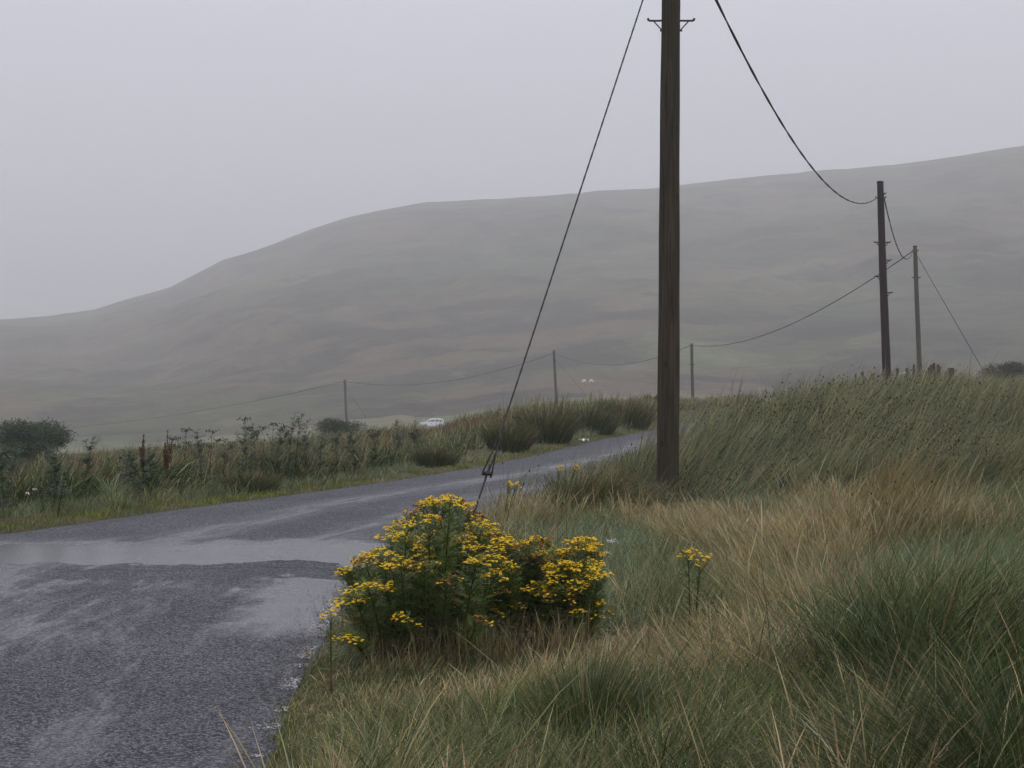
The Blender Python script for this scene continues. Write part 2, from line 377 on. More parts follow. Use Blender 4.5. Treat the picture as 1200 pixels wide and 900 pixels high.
# ------------------------------------------------------------------ blades
class Blades:
    def __init__(s): s.V = []; s.Q = []; s.T = []; s.C = []; s.n = 0
    def add(s, root, h, w, phi, lean, curve, c0, c1, segs=3, prof=None, twist=None):
        N = len(root)
        if N == 0: return
        if prof is None: prof = np.linspace(1, .35, segs+1)**.8
        V = np.zeros((N, 2*segs+1, 3)); C = np.zeros((N, 2*segs+1, 3))
        psi = RNG.uniform(-1.1, 1.1, N) if twist is None else twist
        sx, sy = np.cos(psi), np.sin(psi)
        p = root.copy(); dl = h/segs; dx, dy = np.cos(phi), np.sin(phi)
        for k in range(segs+1):
            t = k/segs; hw = (w*prof[k]/2)
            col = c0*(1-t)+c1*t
            if k < segs:
                V[:, 2*k] = p-np.stack([sx*hw, sy*hw, 0*hw], 1); V[:, 2*k+1] = p+np.stack([sx*hw, sy*hw, 0*hw], 1)
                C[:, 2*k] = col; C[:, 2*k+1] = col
                th = np.clip(lean+curve*(t+.5/segs), -2.2, 2.2)
                p = p+np.stack([dx*np.sin(th)*dl, dy*np.sin(th)*dl, np.cos(th)*dl], 1)
            else:
                V[:, 2*k] = p; C[:, 2*k] = col
        b = (s.n+np.arange(N)*(2*segs+1))[:, None]
        for k in range(segs-1):
            s.Q.append(b+np.array([2*k, 2*k+1, 2*k+3, 2*k+2])[None])
        s.T.append(b+np.array([2*segs-2, 2*segs-1, 2*segs])[None])
        s.V.append(V.reshape(-1, 3)); s.C.append(C.reshape(-1, 3)); s.n += N*(2*segs+1)
        return p
    def heads(s, P, rx, rz, col, ax=None):
        N = len(P)
        if N == 0: return
        o = np.array([[1,0,0],[-.5,.87,0],[-.5,-.87,0],[0,0,1],[0,0,-1]], float)
        V = P[:, None]+o[None]*np.stack([rx, rx, rz], 1)[:, None]
        b = (s.n+np.arange(N)*5)[:, None]
        for f in ((0,1,3),(1,2,3),(2,0,3),(1,0,4),(2,1,4),(0,2,4)): s.T.append(b+np.array(f)[None])
        s.V.append(V.reshape(-1, 3)); s.C.append(np.repeat(col, 5, 0)); s.n += N*5
    def build(s, name, mat, parent=None):
        me = np_mesh(name, np.vstack(s.V), np.vstack(s.T), np.vstack(s.Q) if s.Q else None, np.vstack(s.C))
        return link(name, me, mat, parent, False)
def jit(c, N, a=.36, hue=.08):
    c = np.asarray(c, float)
    c = c.mean()+(c-c.mean())*1.22
    return np.clip(c*1.26*np.exp(RNG.normal(0, a, (N, 1)))*(1+RNG.normal(0, hue, (N, 3))), .004, .7)
KN = {
 #        h0   h1   w     lean curve  c0                 c1                 spread
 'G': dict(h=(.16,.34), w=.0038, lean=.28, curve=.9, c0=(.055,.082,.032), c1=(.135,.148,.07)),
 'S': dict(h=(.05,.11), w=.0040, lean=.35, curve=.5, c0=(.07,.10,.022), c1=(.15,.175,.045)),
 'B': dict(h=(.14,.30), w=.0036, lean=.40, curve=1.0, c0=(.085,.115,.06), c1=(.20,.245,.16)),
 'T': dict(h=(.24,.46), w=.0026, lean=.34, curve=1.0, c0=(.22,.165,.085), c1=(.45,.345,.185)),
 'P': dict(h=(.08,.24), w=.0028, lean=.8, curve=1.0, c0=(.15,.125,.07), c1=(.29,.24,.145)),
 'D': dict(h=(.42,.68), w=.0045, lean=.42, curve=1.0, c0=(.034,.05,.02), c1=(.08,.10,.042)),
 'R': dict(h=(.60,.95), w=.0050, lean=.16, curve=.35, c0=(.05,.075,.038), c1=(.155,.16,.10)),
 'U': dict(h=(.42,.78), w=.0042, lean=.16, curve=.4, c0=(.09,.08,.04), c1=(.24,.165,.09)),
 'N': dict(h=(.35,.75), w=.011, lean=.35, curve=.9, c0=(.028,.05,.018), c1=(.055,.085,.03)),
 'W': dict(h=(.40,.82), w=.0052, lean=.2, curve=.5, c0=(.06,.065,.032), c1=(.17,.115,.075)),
}
KEYS = list(KN)
RIGHT = [ # px, py, rx, ry, kind, weight   (rows of the plants' tops, seen from the road)
 (870,612,95,32,'T',.95),(790,597,60,16,'T',1.5),(905,675,85,28,'T',.9),(975,645,45,50,'T',.8),(1010,850,60,30,'T',.5),(740,700,40,30,'T',.3),
 (1100,612,100,20,'T',.5),(1130,770,60,30,'T',.7),
 (760,745,70,16,'P',.35),(900,765,90,20,'P',.35),(860,830,60,25,'P',.5),(1020,690,60,25,'P',1.0),(1080,800,45,40,'P',1.0),(730,640,60,14,'P',.8),
 (680,555,100,42,'R',2.2),(600,580,40,30,'R',1.4),(920,525,170,40,'R',2.0),(1120,500,140,40,'R',2.0),(1100,560,130,30,'R',1.0),(850,560,110,22,'R',1.4),
 (1030,590,90,45,'U',1.7),(1150,570,90,30,'U',.6),(930,478,80,18,'U',1.5),(1040,458,130,14,'U',1.5),(1160,545,70,26,'U',1.2),(860,545,50,22,'U',.9),(960,535,110,22,'G',1.6),(1090,480,70,14,'D',1.3),(700,575,60,16,'G',1.0),(620,595,60,16,'T',.8),(1140,525,60,16,'B',1.4),(860,520,50,14,'T',1.0),(640,790,60,50,'U',.0),
 (1150,650,85,36,'B',2.2),(940,585,50,14,'B',1.0),(1060,560,60,14,'B',.9),(680,612,60,22,'B',1.5),(600,830,120,55,'B',.9),(900,560,130,18,'B',.7),(740,615,40,16,'B',1.0),(1060,640,60,18,'B',.8),(660,720,40,40,'B',.4),(770,770,60,18,'B',.8),
 (430,850,120,70,'G',1.0),(810,692,58,36,'G',1.3),(700,860,150,60,'G',.9),(880,860,90,50,'G',.7),
 (1035,748,52,36,'D',2.4),(1165,830,85,80,'D',2.2),(560,860,60,50,'D',1.0),(760,870,90,40,'D',1.2),
]
def side_kind(x, y, s, sl):
    N = len(x); z = height(x, y)+.22
    px = 600+F*x/y; py = HY-(z-CH)*F/y
    sc = {k: np.zeros(N) for k in KEYS}
    n1 = fbm(x, y, .9, 3); n2 = fbm(x+31, y+7, .8, 3); n3 = fbm(x-20, y+50, 2.3, 3); bk = np.where(y > 18, .5, 0); n4 = fbm(x+5, y*.6-50, 1.7, 3)
    rt = s > 0
    sc['G'] += .55+.5*n2; sc['T'] += -.05+1.5*n1; sc['P'] += -.1+.9*n2; sc['B'] += .42+1.6*n3; sc['D'] += .0+.5*n1
    sc['R'] += np.where(y > 19, .5, -1.5); sc['U'] += np.where(y > 19, .1+n2*.9, -1.2); sc['S'] -= .5; sc['N'] -= 3
    sc['T'] += bk*(.9+2.2*n4); sc['B'] += bk*(.9-2.2*n4); sc['D'] += bk*(.3+2.5*n1)
    for a, b, rx, ry, k, w in RIGHT:
        sc[k] = sc[k]+np.where(rt, w*np.exp(-((px-a)/rx)**2-((py-b)/ry)**2), 0)
    # left verge: by distance from the road
    l = sl > 0
    m = fbm(x*1, y*.6, 2.4, 3)
    sc['S'] = np.where(l, 3*np.exp(-(sl/.55)**2), np.where(s < .12, .6, 0))-.2
    sc['B'] = np.where(l, .25*(sl < 2)+1.1*np.exp(-((sl-.8)/.6)**2)+.8*m+.35*np.exp(-((sl-1.8)/.9)**2), sc['B'])
    sc['G'] = np.where(l, .9*np.exp(-((sl-.7)/.6)**2)+.2, sc['G'])
    sc['T'] = np.where(l, .4+.95*n2-.5*(sl < 1), sc['T'])
    sc['W'] = np.where(l, 1.15*sm((sl-1.0)/1.2)+.9*n3, -1)
    sc['G'] = np.where(l & (sl > 1), .75+.8*fbm(x+9, y+3, 1.1, 3), sc['G'])
    sc['R'] = np.where(l, 1.0*sm((sl-.9)/1.2)*np.where(y > 24, 1.1, .45)+.8*n1, sc['R'])
    sc['U'] = np.where(l, .6*sm((sl-1.2)/1)+.7*n2, sc['U']); sc['P'] = np.where(l, -.5, sc['P']); sc['D'] = np.where(l, .25*sm((sl-.8)/1)+.9*m-.1, sc['D'])
    sc['N'] = np.where(l, .75*sm((sl-.8)/1)+1.1*fbm(x+77, y, 1.3, 3)-.25*sm((y-27)/8), -3)
    for k in 'RUW': sc[k] = np.where(l & (y < 24), sc[k]-.25, sc[k])
    S = np.stack([sc[k] for k in KEYS], 1)+RNG.gumbel(0, .20, (N, len(KEYS)))
    return S.argmax(1)

def sow(n, y0, y1, a0, a1, expo=1.7):
    az = RNG.uniform(a0, a1, n); e = 2-expo
    t = RNG.random(n); d = (y0**e+(y1**e-y0**e)*t)**(1/e)
    return d*np.tan(az), d
def make_cover(n, d0, d1, a0=-.37, a1=.37, expo=1.75):
    # plants come in clumps: a third of the roots gather round clump centres
    x, y = sow(n, d0, d1, a0, a1, expo)
    nc = n//26; cx, cy = sow(nc, d0, d1, a0, a1, expo)
    own = RNG.random(n) < .62; ci = RNG.integers(0, nc, n)
    cr = RNG.uniform(.05, .16, nc)*np.maximum(1, cy/18)**.5
    ang = RNG.uniform(0, 2*math.pi, n); rad = cr[ci]*np.sqrt(RNG.random(n))
    x = np.where(own, cx[ci]+rad*np.cos(ang), x); y = np.where(own, cy[ci]+rad*np.sin(ang), y)
    s = x-xr(y); sl = xl(y)-x
    keep = ((s > -.02+.16*fbm(x*2, y*2, .7, 3)) | ((sl > .03) & (sl < 26))) & (y > 2)
    keep &= ~((sl > 12) & (RNG.random(n) < .5))
    x, y, s, sl, own, ci, ang, rad = [q[keep] for q in (x, y, s, sl, own, ci, ang, rad)]
    kc = side_kind(cx, cy, cx-xr(cy), xl(cy)-cx)
    k = np.where(own & (RNG.random(len(x)) < .75), kc[ci], side_kind(x, y, s, sl))
    ch = RNG.normal(1, .16, nc); cc = np.clip(RNG.normal(1, .22, nc), .5, 1.6)
    return x, y, s, sl, own, ci, ang, rad/np.maximum(cr[ci], .01), k, ch[ci], cc[ci]

bl_r, bl_l = Blades(), Blades()
def plant_cover(n, d0, d1, expo=1.75, segs=4):
    x, y, s, sl, own, ci, ang, rel, k, ch, cc = make_cover(n, d0, d1, -.38, .38, expo)
    z = height(x, y)
    for ki, key in enumerate(KEYS):
        for right in (True, False):
            m = (k == ki) & ((s > 0) == right)
            if right: m &= y > 2
            N = m.sum()
            if N == 0: continue
            K = KN[key]; X, Y, Z = x[m], y[m], z[m]
            h = RNG.uniform(*K['h'], N)*np.where(own[m], ch[m], 1)*(1+.45*fbm(X+60, Y*.7, 1.6, 3))
            edge = np.clip(np.maximum(s[m], sl[m])/.45, .35, 1); 
            if key != 'S': h = h*edge
            rag = right*np.exp(-((X+.15)/.95)**4-((Y-9.0)/2.0)**4)
            h = h*(1-.68*rag)*(1+.18*right*(key in 'RU')*sm((Y-19)/4))*np.interp(Y, [30, 50, 65], [1, .75, .5])*(1-.72*np.exp(-((X-1.9)/.75)**4-((Y-17.9)/2.1)**4))
            if not right and key != 'S': h = h*np.interp(Y, [14, 21, 26, 29, 33, 40], [.62, .80, .74, .40, .42, 1.10])*(1-.35*sm((sl[m]-2.5)/3))
            if right: h = h*(1-.42*sm((.082-X/Y)/.02)*sm((Y-18.5)/1)*(1-sm((Y-30)/5)))
            else: h = h*(1-.45*np.exp(-((X/Y+.0485)/.014)**2)*(Y > 24))
            if right: h = np.where((s[m] < .45) & (Y < 12), np.minimum(h, .16+.2*np.clip(s[m], 0, 1)), h)
            tall = (RNG.random(N) < .05) & (key in 'GBTP') & right & (s[m] > .5)
            h = np.where(tall & (rag < .3), h*1.5, h)
            wscale = np.maximum(1, Y/11)**.85
            w = K['w']*wscale*RNG.uniform(.7, 1.3, N)
            out = np.where(own[m], ang[m], RNG.uniform(0, 2*math.pi, N))
            lean = np.abs(RNG.normal(0, K['lean'], N))*np.where(own[m], .4+rel[m], .8)
            # prevailing wind from the left
            wind = .30 if key in ('R', 'U', 'D') else .06
            if not right: wind = .12 if key in ('R', 'U', 'W') else .1
            wind = wind*(1+1.3*fbm(X-11, Y*.6, 1.8, 3))*np.where((Y > 17) & (s[m] > 0) & (X/Y > .08), 1.7, 1)
            vx = np.cos(out)*np.sin(lean)+wind*RNG.uniform(.4, 1.5, N); vy = np.sin(out)*np.sin(lean)-.05
            if key in ('T', 'P') and right: vx = vx-.5*np.exp(-((X/Y-.14)/.05)**2)*RNG.uniform(0, 1.5, N)
            phi = np.arctan2(vy, vx); lean = np.arcsin(np.clip(np.hypot(vx, vy), 0, .97))
            curve = K['curve']*RNG.uniform(.3, 1.5, N)
            c0 = jit(K['c0'], N)*cc[m][:, None]; c1 = jit(K['c1'], N)*cc[m][:, None]
            dryb = RNG.random(N) < {'R': .20, 'D': .07, 'G': .26, 'B': .18, 'S': .15}.get(key, .1)
            c0[dryb] = jit((.18, .15, .085), dryb.sum()); c1[dryb] = jit((.38, .32, .19), dryb.sum())
            if key in ('T', 'P', 'U'):
                gr = RNG.random(N) < .3
                c0[gr] = jit((.06, .085, .03), gr.sum()); c1[gr] = jit((.14, .15, .06), gr.sum())
            B = bl_r if right else bl_l
            root = np.stack([X, Y, Z-.02], 1)
            if key in ('T',):
                f = RNG.random(N) < .35
                B.add(root[~f], h[~f], w[~f], phi[~f], lean[~f], curve[~f], c0[~f], c1[~f], segs)
                B.add(root[f], h[f]*1.12, w[f], phi[f], lean[f]*.7, curve[f]*.6, c0[f], jit((.36,.29,.19), f.sum()), 5, np.array([.6,.5,.4,2.2,1.6,.1]))
            else:
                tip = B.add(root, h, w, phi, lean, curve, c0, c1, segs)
                if key in ('R', 'U', 'W'):
                    f = RNG.random(N) < ((.22 if key == 'R' else .07) if right else .07)*np.interp(root[:, 1], [28, 45], [1, .35])*np.clip(.55+3.2*fbm(root[:, 0], root[:, 1]*.6, 1.9, 3), .04, 1.9)
                    P = root[f]*.16+tip[f]*.84
                    P = P+np.stack([RNG.normal(0, .006, f.sum()), np.zeros(f.sum()), RNG.normal(0, .004, f.sum())], 1)
                    rr = RNG.uniform(.006, .012, f.sum())*np.maximum(1, Y[f]/14)**.6
                    cl = jit((.035, .018, .010), f.sum(), .3)
                    B.heads(P, rr, rr*1.4, cl)
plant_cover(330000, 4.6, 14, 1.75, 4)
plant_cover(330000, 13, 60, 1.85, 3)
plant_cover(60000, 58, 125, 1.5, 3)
tag(bl_r.build('verge_grass', M_BLADE), 'rough green and straw coloured grass and rushes covering the right hand verge', 'grass', None, 'stuff')
tag(bl_l.build('verge_grass', M_BLADE), 'tall brown and green grass growing along the far side of the road', 'grass', None, 'stuff')

dw = Blades(); xs_, ys_ = sow(16000, 5, 19, -.33, .37, 1.7)
kp = (xs_-xr(ys_) > .25) & (fbm(xs_, ys_, 1.1, 3) > .02); xs_, ys_ = xs_[kp], ys_[kp]
rr_ = RNG.uniform(.0011, .0026, len(xs_))*np.maximum(1, ys_/11)
dw.heads(np.stack([xs_, ys_, height(xs_, ys_)+RNG.uniform(.10, .30, len(xs_))], 1), rr_, rr_, np.full((len(xs_), 3), .75))
tag(dw.build('dew', mat_plain('dew_drops', (.62, .66, .68), .12, .8, 0, 5, .05)), 'fine dew drops hanging in the verge grass', 'dew', None, 'stuff')

# dense rush tussocks that read one by one
def tussock(x, y, n, h, rad, label, lean=.5, cur=.9, wind=.15, col=(.026, .042, .018), col1=(.065, .08, .036), w=.0045, heads=0, group=None):
    B = Blades(); a = RNG.uniform(0, 2*math.pi, n); q = np.sqrt(RNG.random(n)); rr = rad*q
    X = rr*np.cos(a); Y = rr*np.sin(a); Z = height(x+X, y+Y)-hz(x, y)-.02
    ln = lean*q*RNG.uniform(.6, 1.2, n)+.05
    vx = np.cos(a)*np.sin(ln)+wind; vy = np.sin(a)*np.sin(ln)
    c0 = jit(col, n); c1 = jit(col1, n)
    f = RNG.random(n) < .07; c0[f] = jit((.19, .13, .07), f.sum()); c1[f] = jit((.3, .21, .12), f.sum())
    hh = h*RNG.uniform(.65, 1.1, n)*(1-.25*q)
    root = np.stack([X, Y, Z], 1)
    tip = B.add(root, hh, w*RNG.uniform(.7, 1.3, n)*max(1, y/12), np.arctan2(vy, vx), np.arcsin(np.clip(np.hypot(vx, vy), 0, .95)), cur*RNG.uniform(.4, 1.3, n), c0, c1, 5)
    if heads:
        f = RNG.random(n) < heads; P = root[f]*.15+tip[f]*.85
        rr = RNG.uniform(.005, .009, f.sum())*max(1, y/16); B.heads(P, rr, rr*1.4, jit((.03, .016, .01), f.sum()))
    o = B.build('rush_tussock', M_BLADE); o.location = (x, y, hz(x, y))
    tag(o, label, 'rush clump', group)
def bank_clumps():
    for px, d, h in ((872,26.5,.85),(925,31,.9),(985,37,.9),(1052,39,.9),(1118,35,.9),(1172,29,.9),(1015,27,.8),(905,22.5,.75),(1095,24,.75)):
        tussock((px-600)/F*d, d, 1100, h, .42, 'grey green rush clump leaning on the right bank below the distant poles', lean=.42, wind=.33, cur=.6, heads=.07,
                col=(.035,.05,.024), col1=(.11,.10,.055), w=.0042, group='leaning rush clumps on the right bank')
    for px, d, h in ((1000,22,.62),(1082,26,.62),(955,29,.6),(1158,23,.6),(846,23.5,.5),(1120,21,.62),(1035,32,.6)):
        tussock((px-600)/F*d, d, 700, h, .34, 'straw coloured grass tuft leaning on the right bank among rushes', lean=.45, wind=.26, cur=.6,
                col=(.17,.14,.08), col1=(.40,.33,.20), w=.0034, group='straw grass tufts on the right bank')
bank_clumps()
def g2(px, py, z=.05): d = (CH-z)*F/(py-HY); return (px-600)/F*d, d
def rush(px, py, *a, z=.05, **k):
    x, y = g2(px, py, z); tussock(x, y, *a, **k)
rush(1040, 800, 2600, .62, .26, 'dark green domed rush tussock in straw grass at the right', lean=1.0, cur=1.0, wind=-.12, z=.2)
rush(1190, 930, 5200, .80, .50, 'largest dark rush tussock in the bottom right corner', lean=.9, cur=.9, wind=-.18, z=.25)
rush(1105, 925, 1500, .55, .22, 'lower dark green tuft beside the largest rush tussock', lean=.9, cur=1.0, wind=-.1, z=.25)
rush(955, 775, 1300, .40, .24, 'rounded grey green tuft in the straw grass left of the domed tussock', lean=1.0, cur=1.0, wind=-.05, z=.15, col=(.05,.07,.04), col1=(.13,.16,.10), w=.0036)
rush(1120, 730, 1500, .42, .30, 'rounded blue green tuft above the domed tussock near the right edge', lean=1.0, cur=1.0, wind=-.05, z=.2, col=(.055,.085,.055), col1=(.14,.19,.13), w=.0036)
rush(690, 880, 900, .42, .16, 'upright dark green rush tuft in the foreground below the ragwort', lean=.4, cur=.5, wind=.05, z=.1)
rush(905, 720, 900, .42, .22, 'rusty straw tuft in the middle of the right verge', lean=1.0, cur=1.1, wind=-.35, z=.15, col=(.16,.10,.05), col1=(.36,.24,.13), w=.0032)
rush(700, 598, 1500, .75, .50, 'rush tussock with dark seed heads left of the tall pole', lean=.4, wind=.25, heads=.25, col=(.035,.065,.028), col1=(.12,.10,.05))
rush(738, 572, 900, .75, .35, 'dark upright rush tussock just behind the tall pole foot', lean=.35, wind=.25, heads=.3)
for px, d, n, h, r_, lb in ((640, 36, 1300, 1.0, .48, 'dark green rush clump on the far verge right of the stay wire'),
                     (596, 32.5, 1100, .78, .38, 'dark rush clump on the far verge behind the stay wire'),
                     (690, 41, 1100, .9, .6, 'tall brown topped rush clump on the far verge above the white litter'),
                     (735, 45, 1100, .95, .6, 'tall rush clump on the far verge left of the tall pole'),
                     (512, 27.5, 800, .42, .33, 'low round green clump on the far verge above the ragwort'),
                     (315, 21.6, 1000, .42, .30, 'low dark sedge mound beside the road on the far verge')):
    x = (px-600)/F*d; x = min(x, float(xl(d))-.75)
    tussock(x, d, n, h, r_, lb, lean=.38, wind=.08, cur=.6, heads=.1, col=(.03,.055,.025), col1=(.075,.075,.035))
for px, py, lb in ((130, 590, 'pale bladed grass tuft with arching leaves on the far verge'), (178, 582, 'second pale arching grass tuft right of the bladed tuft')):
    x, y = g2(px, py, 0); x = min(x, float(xl(y))-.9)
    tussock(x, y, 260, .5, .12, lb, lean=.9, cur=1.2, wind=.0, col=(.09, .14, .06), col1=(.26, .30, .20), w=.008)

# ------------------------------------------------------------------ leafy plants
def leaf_quads(mb, p, d, up, L, W, col, lobes=0):
    d = d.normalized(); side = d.cross(up); side = side.normalized() if side.length > 1e-4 else d.orthogonal().normalized()
    if lobes == 0:
        q = p+d*L*.5; e = p+d*L-Vector((0, 0, L*.25))
        mb.add([p, q-side*W/2, e, q+side*W/2], [(0, 1, 2, 3)], col)
    else:
        dr = Vector((0, 0, -L*.12))
        vs = []; fs = []
        for k in range(lobes):
            t = (k+.5)/lobes; c = p+d*L*t+dr*t*t; ww = W*(.55+.45*math.sin(t*2.6)); ll = L/lobes*.5
            for sg in (-1, 1):
                b = len(vs); tipp = c+side*sg*ww/2+d*ll*1.1
                vs += [c-d*ll*.5, tipp-d*ll*.25, tipp+d*ll*.3, c+d*ll*.5]; fs.append((b, b+1, b+2, b+3))
        b = len(vs); vs += [p-side*.0012, p+side*.0012, p+d*L+dr]; fs.append((b, b+1, b+2))
        mb.add(vs, fs, col)
def cj(c, a=.2):
    k = max(.4, random.gauss(1, a)); return tuple(max(.003, q*k*random.gauss(1, .07)) for q in c)
def unit(a, e): return Vector((math.cos(a)*math.cos(e), math.sin(a)*math.cos(e), math.sin(e)))

def ragwort_stem(parent, base, tip, lean_up, size, nleaf, nhead, wither=.15, flower=True, red=.55):
    base, tip = Vector(base), Vector(tip); H = (tip-base).length
    mid = base.lerp(tip, .5)+Vector((base.x-tip.x, base.y-tip.y, 0))*.18
    def P(t): return base*(1-t)**2+mid*2*t*(1-t)+tip*t*t
    s = MB(); g0 = cj((.20, .075, .05), .3) if random.random() < red else (.05, .06, .025)
    s.tube([P(t) for t in (0, .25, .5, .75, 1)], [.0055, .005, .0042, .0035, .002], 5, [g0, g0, (.05,.06,.025), (.05,.075,.025), (.05,.075,.025)])
    lf = MB(); fl = MB(); nb = random.randint(7, 10) if flower else 0
    for k in range(nleaf):
        t = .20+.76*((k+random.random())/nleaf)**.75; p = P(t); a = k*2.4+random.random()
        L_ = size*random.uniform(.09, .16)*(1.15-.55*t)
        c = cj((.16, .22, .045)) if t > .3 or random.random() < .35 else cj((.22, .15, .07), .3)
        leaf_quads(lf, p, unit(a, random.uniform(-.1, .7)), Vector((0, 0, 1)), L_, L_*.42, c, 5)
        if t > .3:
            q = p+unit(a, .6)*.02
            if t > .45:
                for w_ in (0, 1): leaf_quads(lf, p+unit(a+w_*2, .4)*random.uniform(.01, .05), unit(a+w_*2.5, random.uniform(.1, 1.1)), Vector((0, 0, 1)), L_*.7, L_*.3, cj((.14, .20, .04)), 3)
            leaf_quads(lf, q, unit(a+.8, random.uniform(.2, 1.0)), Vector((0, 0, 1)), L_*.6, L_*.25, cj((.16, .22, .04)), 3)
    if flower:
        ax = (P(1)-P(.85)).normalized(); Rd = size*random.uniform(.055, .105)
        heads = []
        fl.tube([P(.70), P(.85), tip], .0016, 3, (.06, .085, .028), False)
        for b in range(nb):
            a = b*2*math.pi/nb+random.uniform(-.3, .3); t0 = random.uniform(.72, .93); p0 = P(t0)
            r_ = Rd*random.uniform(.45, 1.0); e = tip+Vector((math.cos(a)*r_, math.sin(a)*r_, random.uniform(-.03, .018)-r_*r_*5))
            m_ = p0.lerp(e, .55)+Vector((math.cos(a), math.sin(a), 0))*r_*.15
            fl.tube([p0, m_, e-Vector((0, 0, .012))], [.0018, .0015, .001], 4, (.05, .075, .025), False)
            leaf_quads(lf, m_, unit(a, .2), Vector((0, 0, 1)), .035, .014, cj((.04, .07, .02)), 3)
            heads.append((e, Rd*.38))
        heads.append((tip, Rd*.5)); per = max(4, int(1.35*nhead/len(heads))); wz = random.random() < wither
        for e, rr in heads:
            for q in range(per):
                a = random.uniform(0, 6.28); r_ = rr*math.sqrt(random.random())
                c = e+Vector((math.cos(a)*r_, math.sin(a)*r_, .014-r_*r_*14+random.gauss(0, .004)))
                hr = random.uniform(.0085, .0125); n = (Vector((0, 0, 1))+Vector((random.gauss(0, .3), random.gauss(0, .3)-.15, 0))).normalized()
                u_ = n.orthogonal().normalized(); v_ = n.cross(u_)
                old = random.random() < (.75 if wz else .14)
                yel = cj((.22, .10, .025), .3) if old else cj((.83, .58, .015), .13)
                cen = cj((.14, .06, .015)) if old else cj((.62, .36, .012), .2)
                ring = [c+(u_*math.cos(w_)+v_*math.sin(w_))*hr*(random.uniform(.85, 1.1) if i_ % 2 else .6) for i_, w_ in enumerate(np.linspace(0, 2*math.pi, 11)[:-1])]
                fl.add(ring+[c+n*hr*.35], [(i_, (i_+1) % 10, 10) for i_ in range(10)], [yel]*10+[cen])
                lf.add([c-n*.009, c+u_*.0032, c+v_*.0032-u_*.001, c-v_*.0032-u_*.001], [(0,1,2),(0,2,3),(0,3,1)], cj((.05, .08, .02)))
    st = s.build('stem', M_LEAF, parent)
    lf.build('leaves', M_LEAF, st, False)
    if flower: fl.build('flower_cluster', M_PETAL, st, False)
ENV = ([400,430,450,475,500,545,560,575,600,640,655,670,690,712], [672,650,637,604,586,582,600,622,640,634,654,638,636,660])
def ragwort(name, px0, px1, n, d0, d1, label, nf, wither, ex=1.18, big=1.0, hd=44):
    cx = ((px0+px1)/2-600)/F*(d0+d1)/2; cy = (d0+d1)/2; root = empty(name, (cx, cy, hz(cx, cy)))
    tag(root, label, 'ragwort', 'yellow ragwort plants on the verge'); o_ = Vector(root.location)
    for q in range(n):
        u_ = (q+random.random()*.8)/n; px = px0+(px1-px0)*u_; fr = random.random()
        d = d0+(d1-d0)*fr; tx = (px-600)/F*d
        env = float(np.interp(px, ENV[0], ENV[1])); ztop = CH-(env-HY)*d/F
        front = q % 3
        k = (random.uniform(.93, 1.0), random.uniform(.70, .92), random.uniform(.36, .72))[front]
        if front: d = d0+(d1-d0)*fr*.6-.12*front; tx = (px-600)/F*d
        bx = cx+(tx-cx)/ex/1.25; bd = cy+(d-cy)/1.5
        zt = max(.2, ztop*k+.015)
        ragwort_stem(root, Vector((bx, bd, hz(bx, bd)-.02))-o_, Vector((tx, d, zt))-o_, .5, big*random.uniform(.8, 1.1), int(40*k+12), int(1.5*hd*random.uniform(.6, 1.2)*(1, .8, .55)[front]), wither, random.random() < (1, 1, .85)[front])
ragwort('ragwort', 400, 588, 62, 8.6, 10.1, 'tallest bushy ragwort with yellow flower heads at the road edge', 1, .3)
ragwort('ragwort', 572, 655, 27, 9.2, 10.0, 'middle ragwort with fading brownish yellow flowers in the big clump', 1, .45, 1.05)
ragwort('ragwort', 652, 704, 14, 9.0, 9.6, 'bright yellow ragwort at the right end of the big clump', 1, .02, 1.5, 1.1, 85)
st_ = Blades(); n_ = 900; sx_ = RNG.uniform(-.78, .42, n_); sy_ = RNG.uniform(8.45, 9.1, n_)
rt_ = np.stack([sx_, sy_, height(sx_, sy_)-.01], 1); cc_ = jit((.15, .115, .065), n_); ce_ = jit((.30, .23, .14), n_); gq = RNG.random(n_) < .35
cc_[gq] = jit((.06, .08, .035), gq.sum()); ce_[gq] = jit((.14, .15, .08), gq.sum())
st_.add(rt_, RNG.uniform(.14, .36, n_), RNG.uniform(.002, .0045, n_), RNG.uniform(0, 6.28, n_), np.abs(RNG.normal(0, .25, n_)), RNG.uniform(0, .9, n_), cc_, ce_, 4)
tag(st_.build('dry_stalks', M_BLADE), 'dry straw stalks tangled round the foot of the big ragwort clump', 'grass', None, 'stuff')
def small_ragwort(px, py, base_py, label, n=3, hd=30, size=1.0, z=.1, spread=.12):
    d = (CH-z)*F/(base_py-HY); x = (px-600)/F*d; root = empty('ragwort', (x, d, hz(x, d)))
    tag(root, label, 'ragwort', 'yellow ragwort plants on the verge'); zt = CH-(py-HY)*d/F-hz(x, d)
    for q in range(n):
        ox = random.uniform(-spread, spread) if n > 1 else 0
        ragwort_stem(root, Vector((ox*.3, 0, -.02)), Vector((ox, random.uniform(-.05, .05), zt*random.uniform(.9, 1))), .5, size, 20, hd, 0, True)
small_ragwort(810, 645, 735, 'small lone ragwort in the straw grass right of the big clump', 2, 30, .75, .15, .06)
small_ragwort(388, 712, 790, 'thin brownish ragwort sprig leaning over the road edge', 1, 14, .5)
small_ragwort(585, 565, 622, 'faint ragwort sprig among rushes just right of the stay wire', 2, 6, .5, .05, .2)
small_ragwort(645, 548, 604, 'small ragwort among dark rush heads beside the far road', 2, 6, .5, .1, .3)

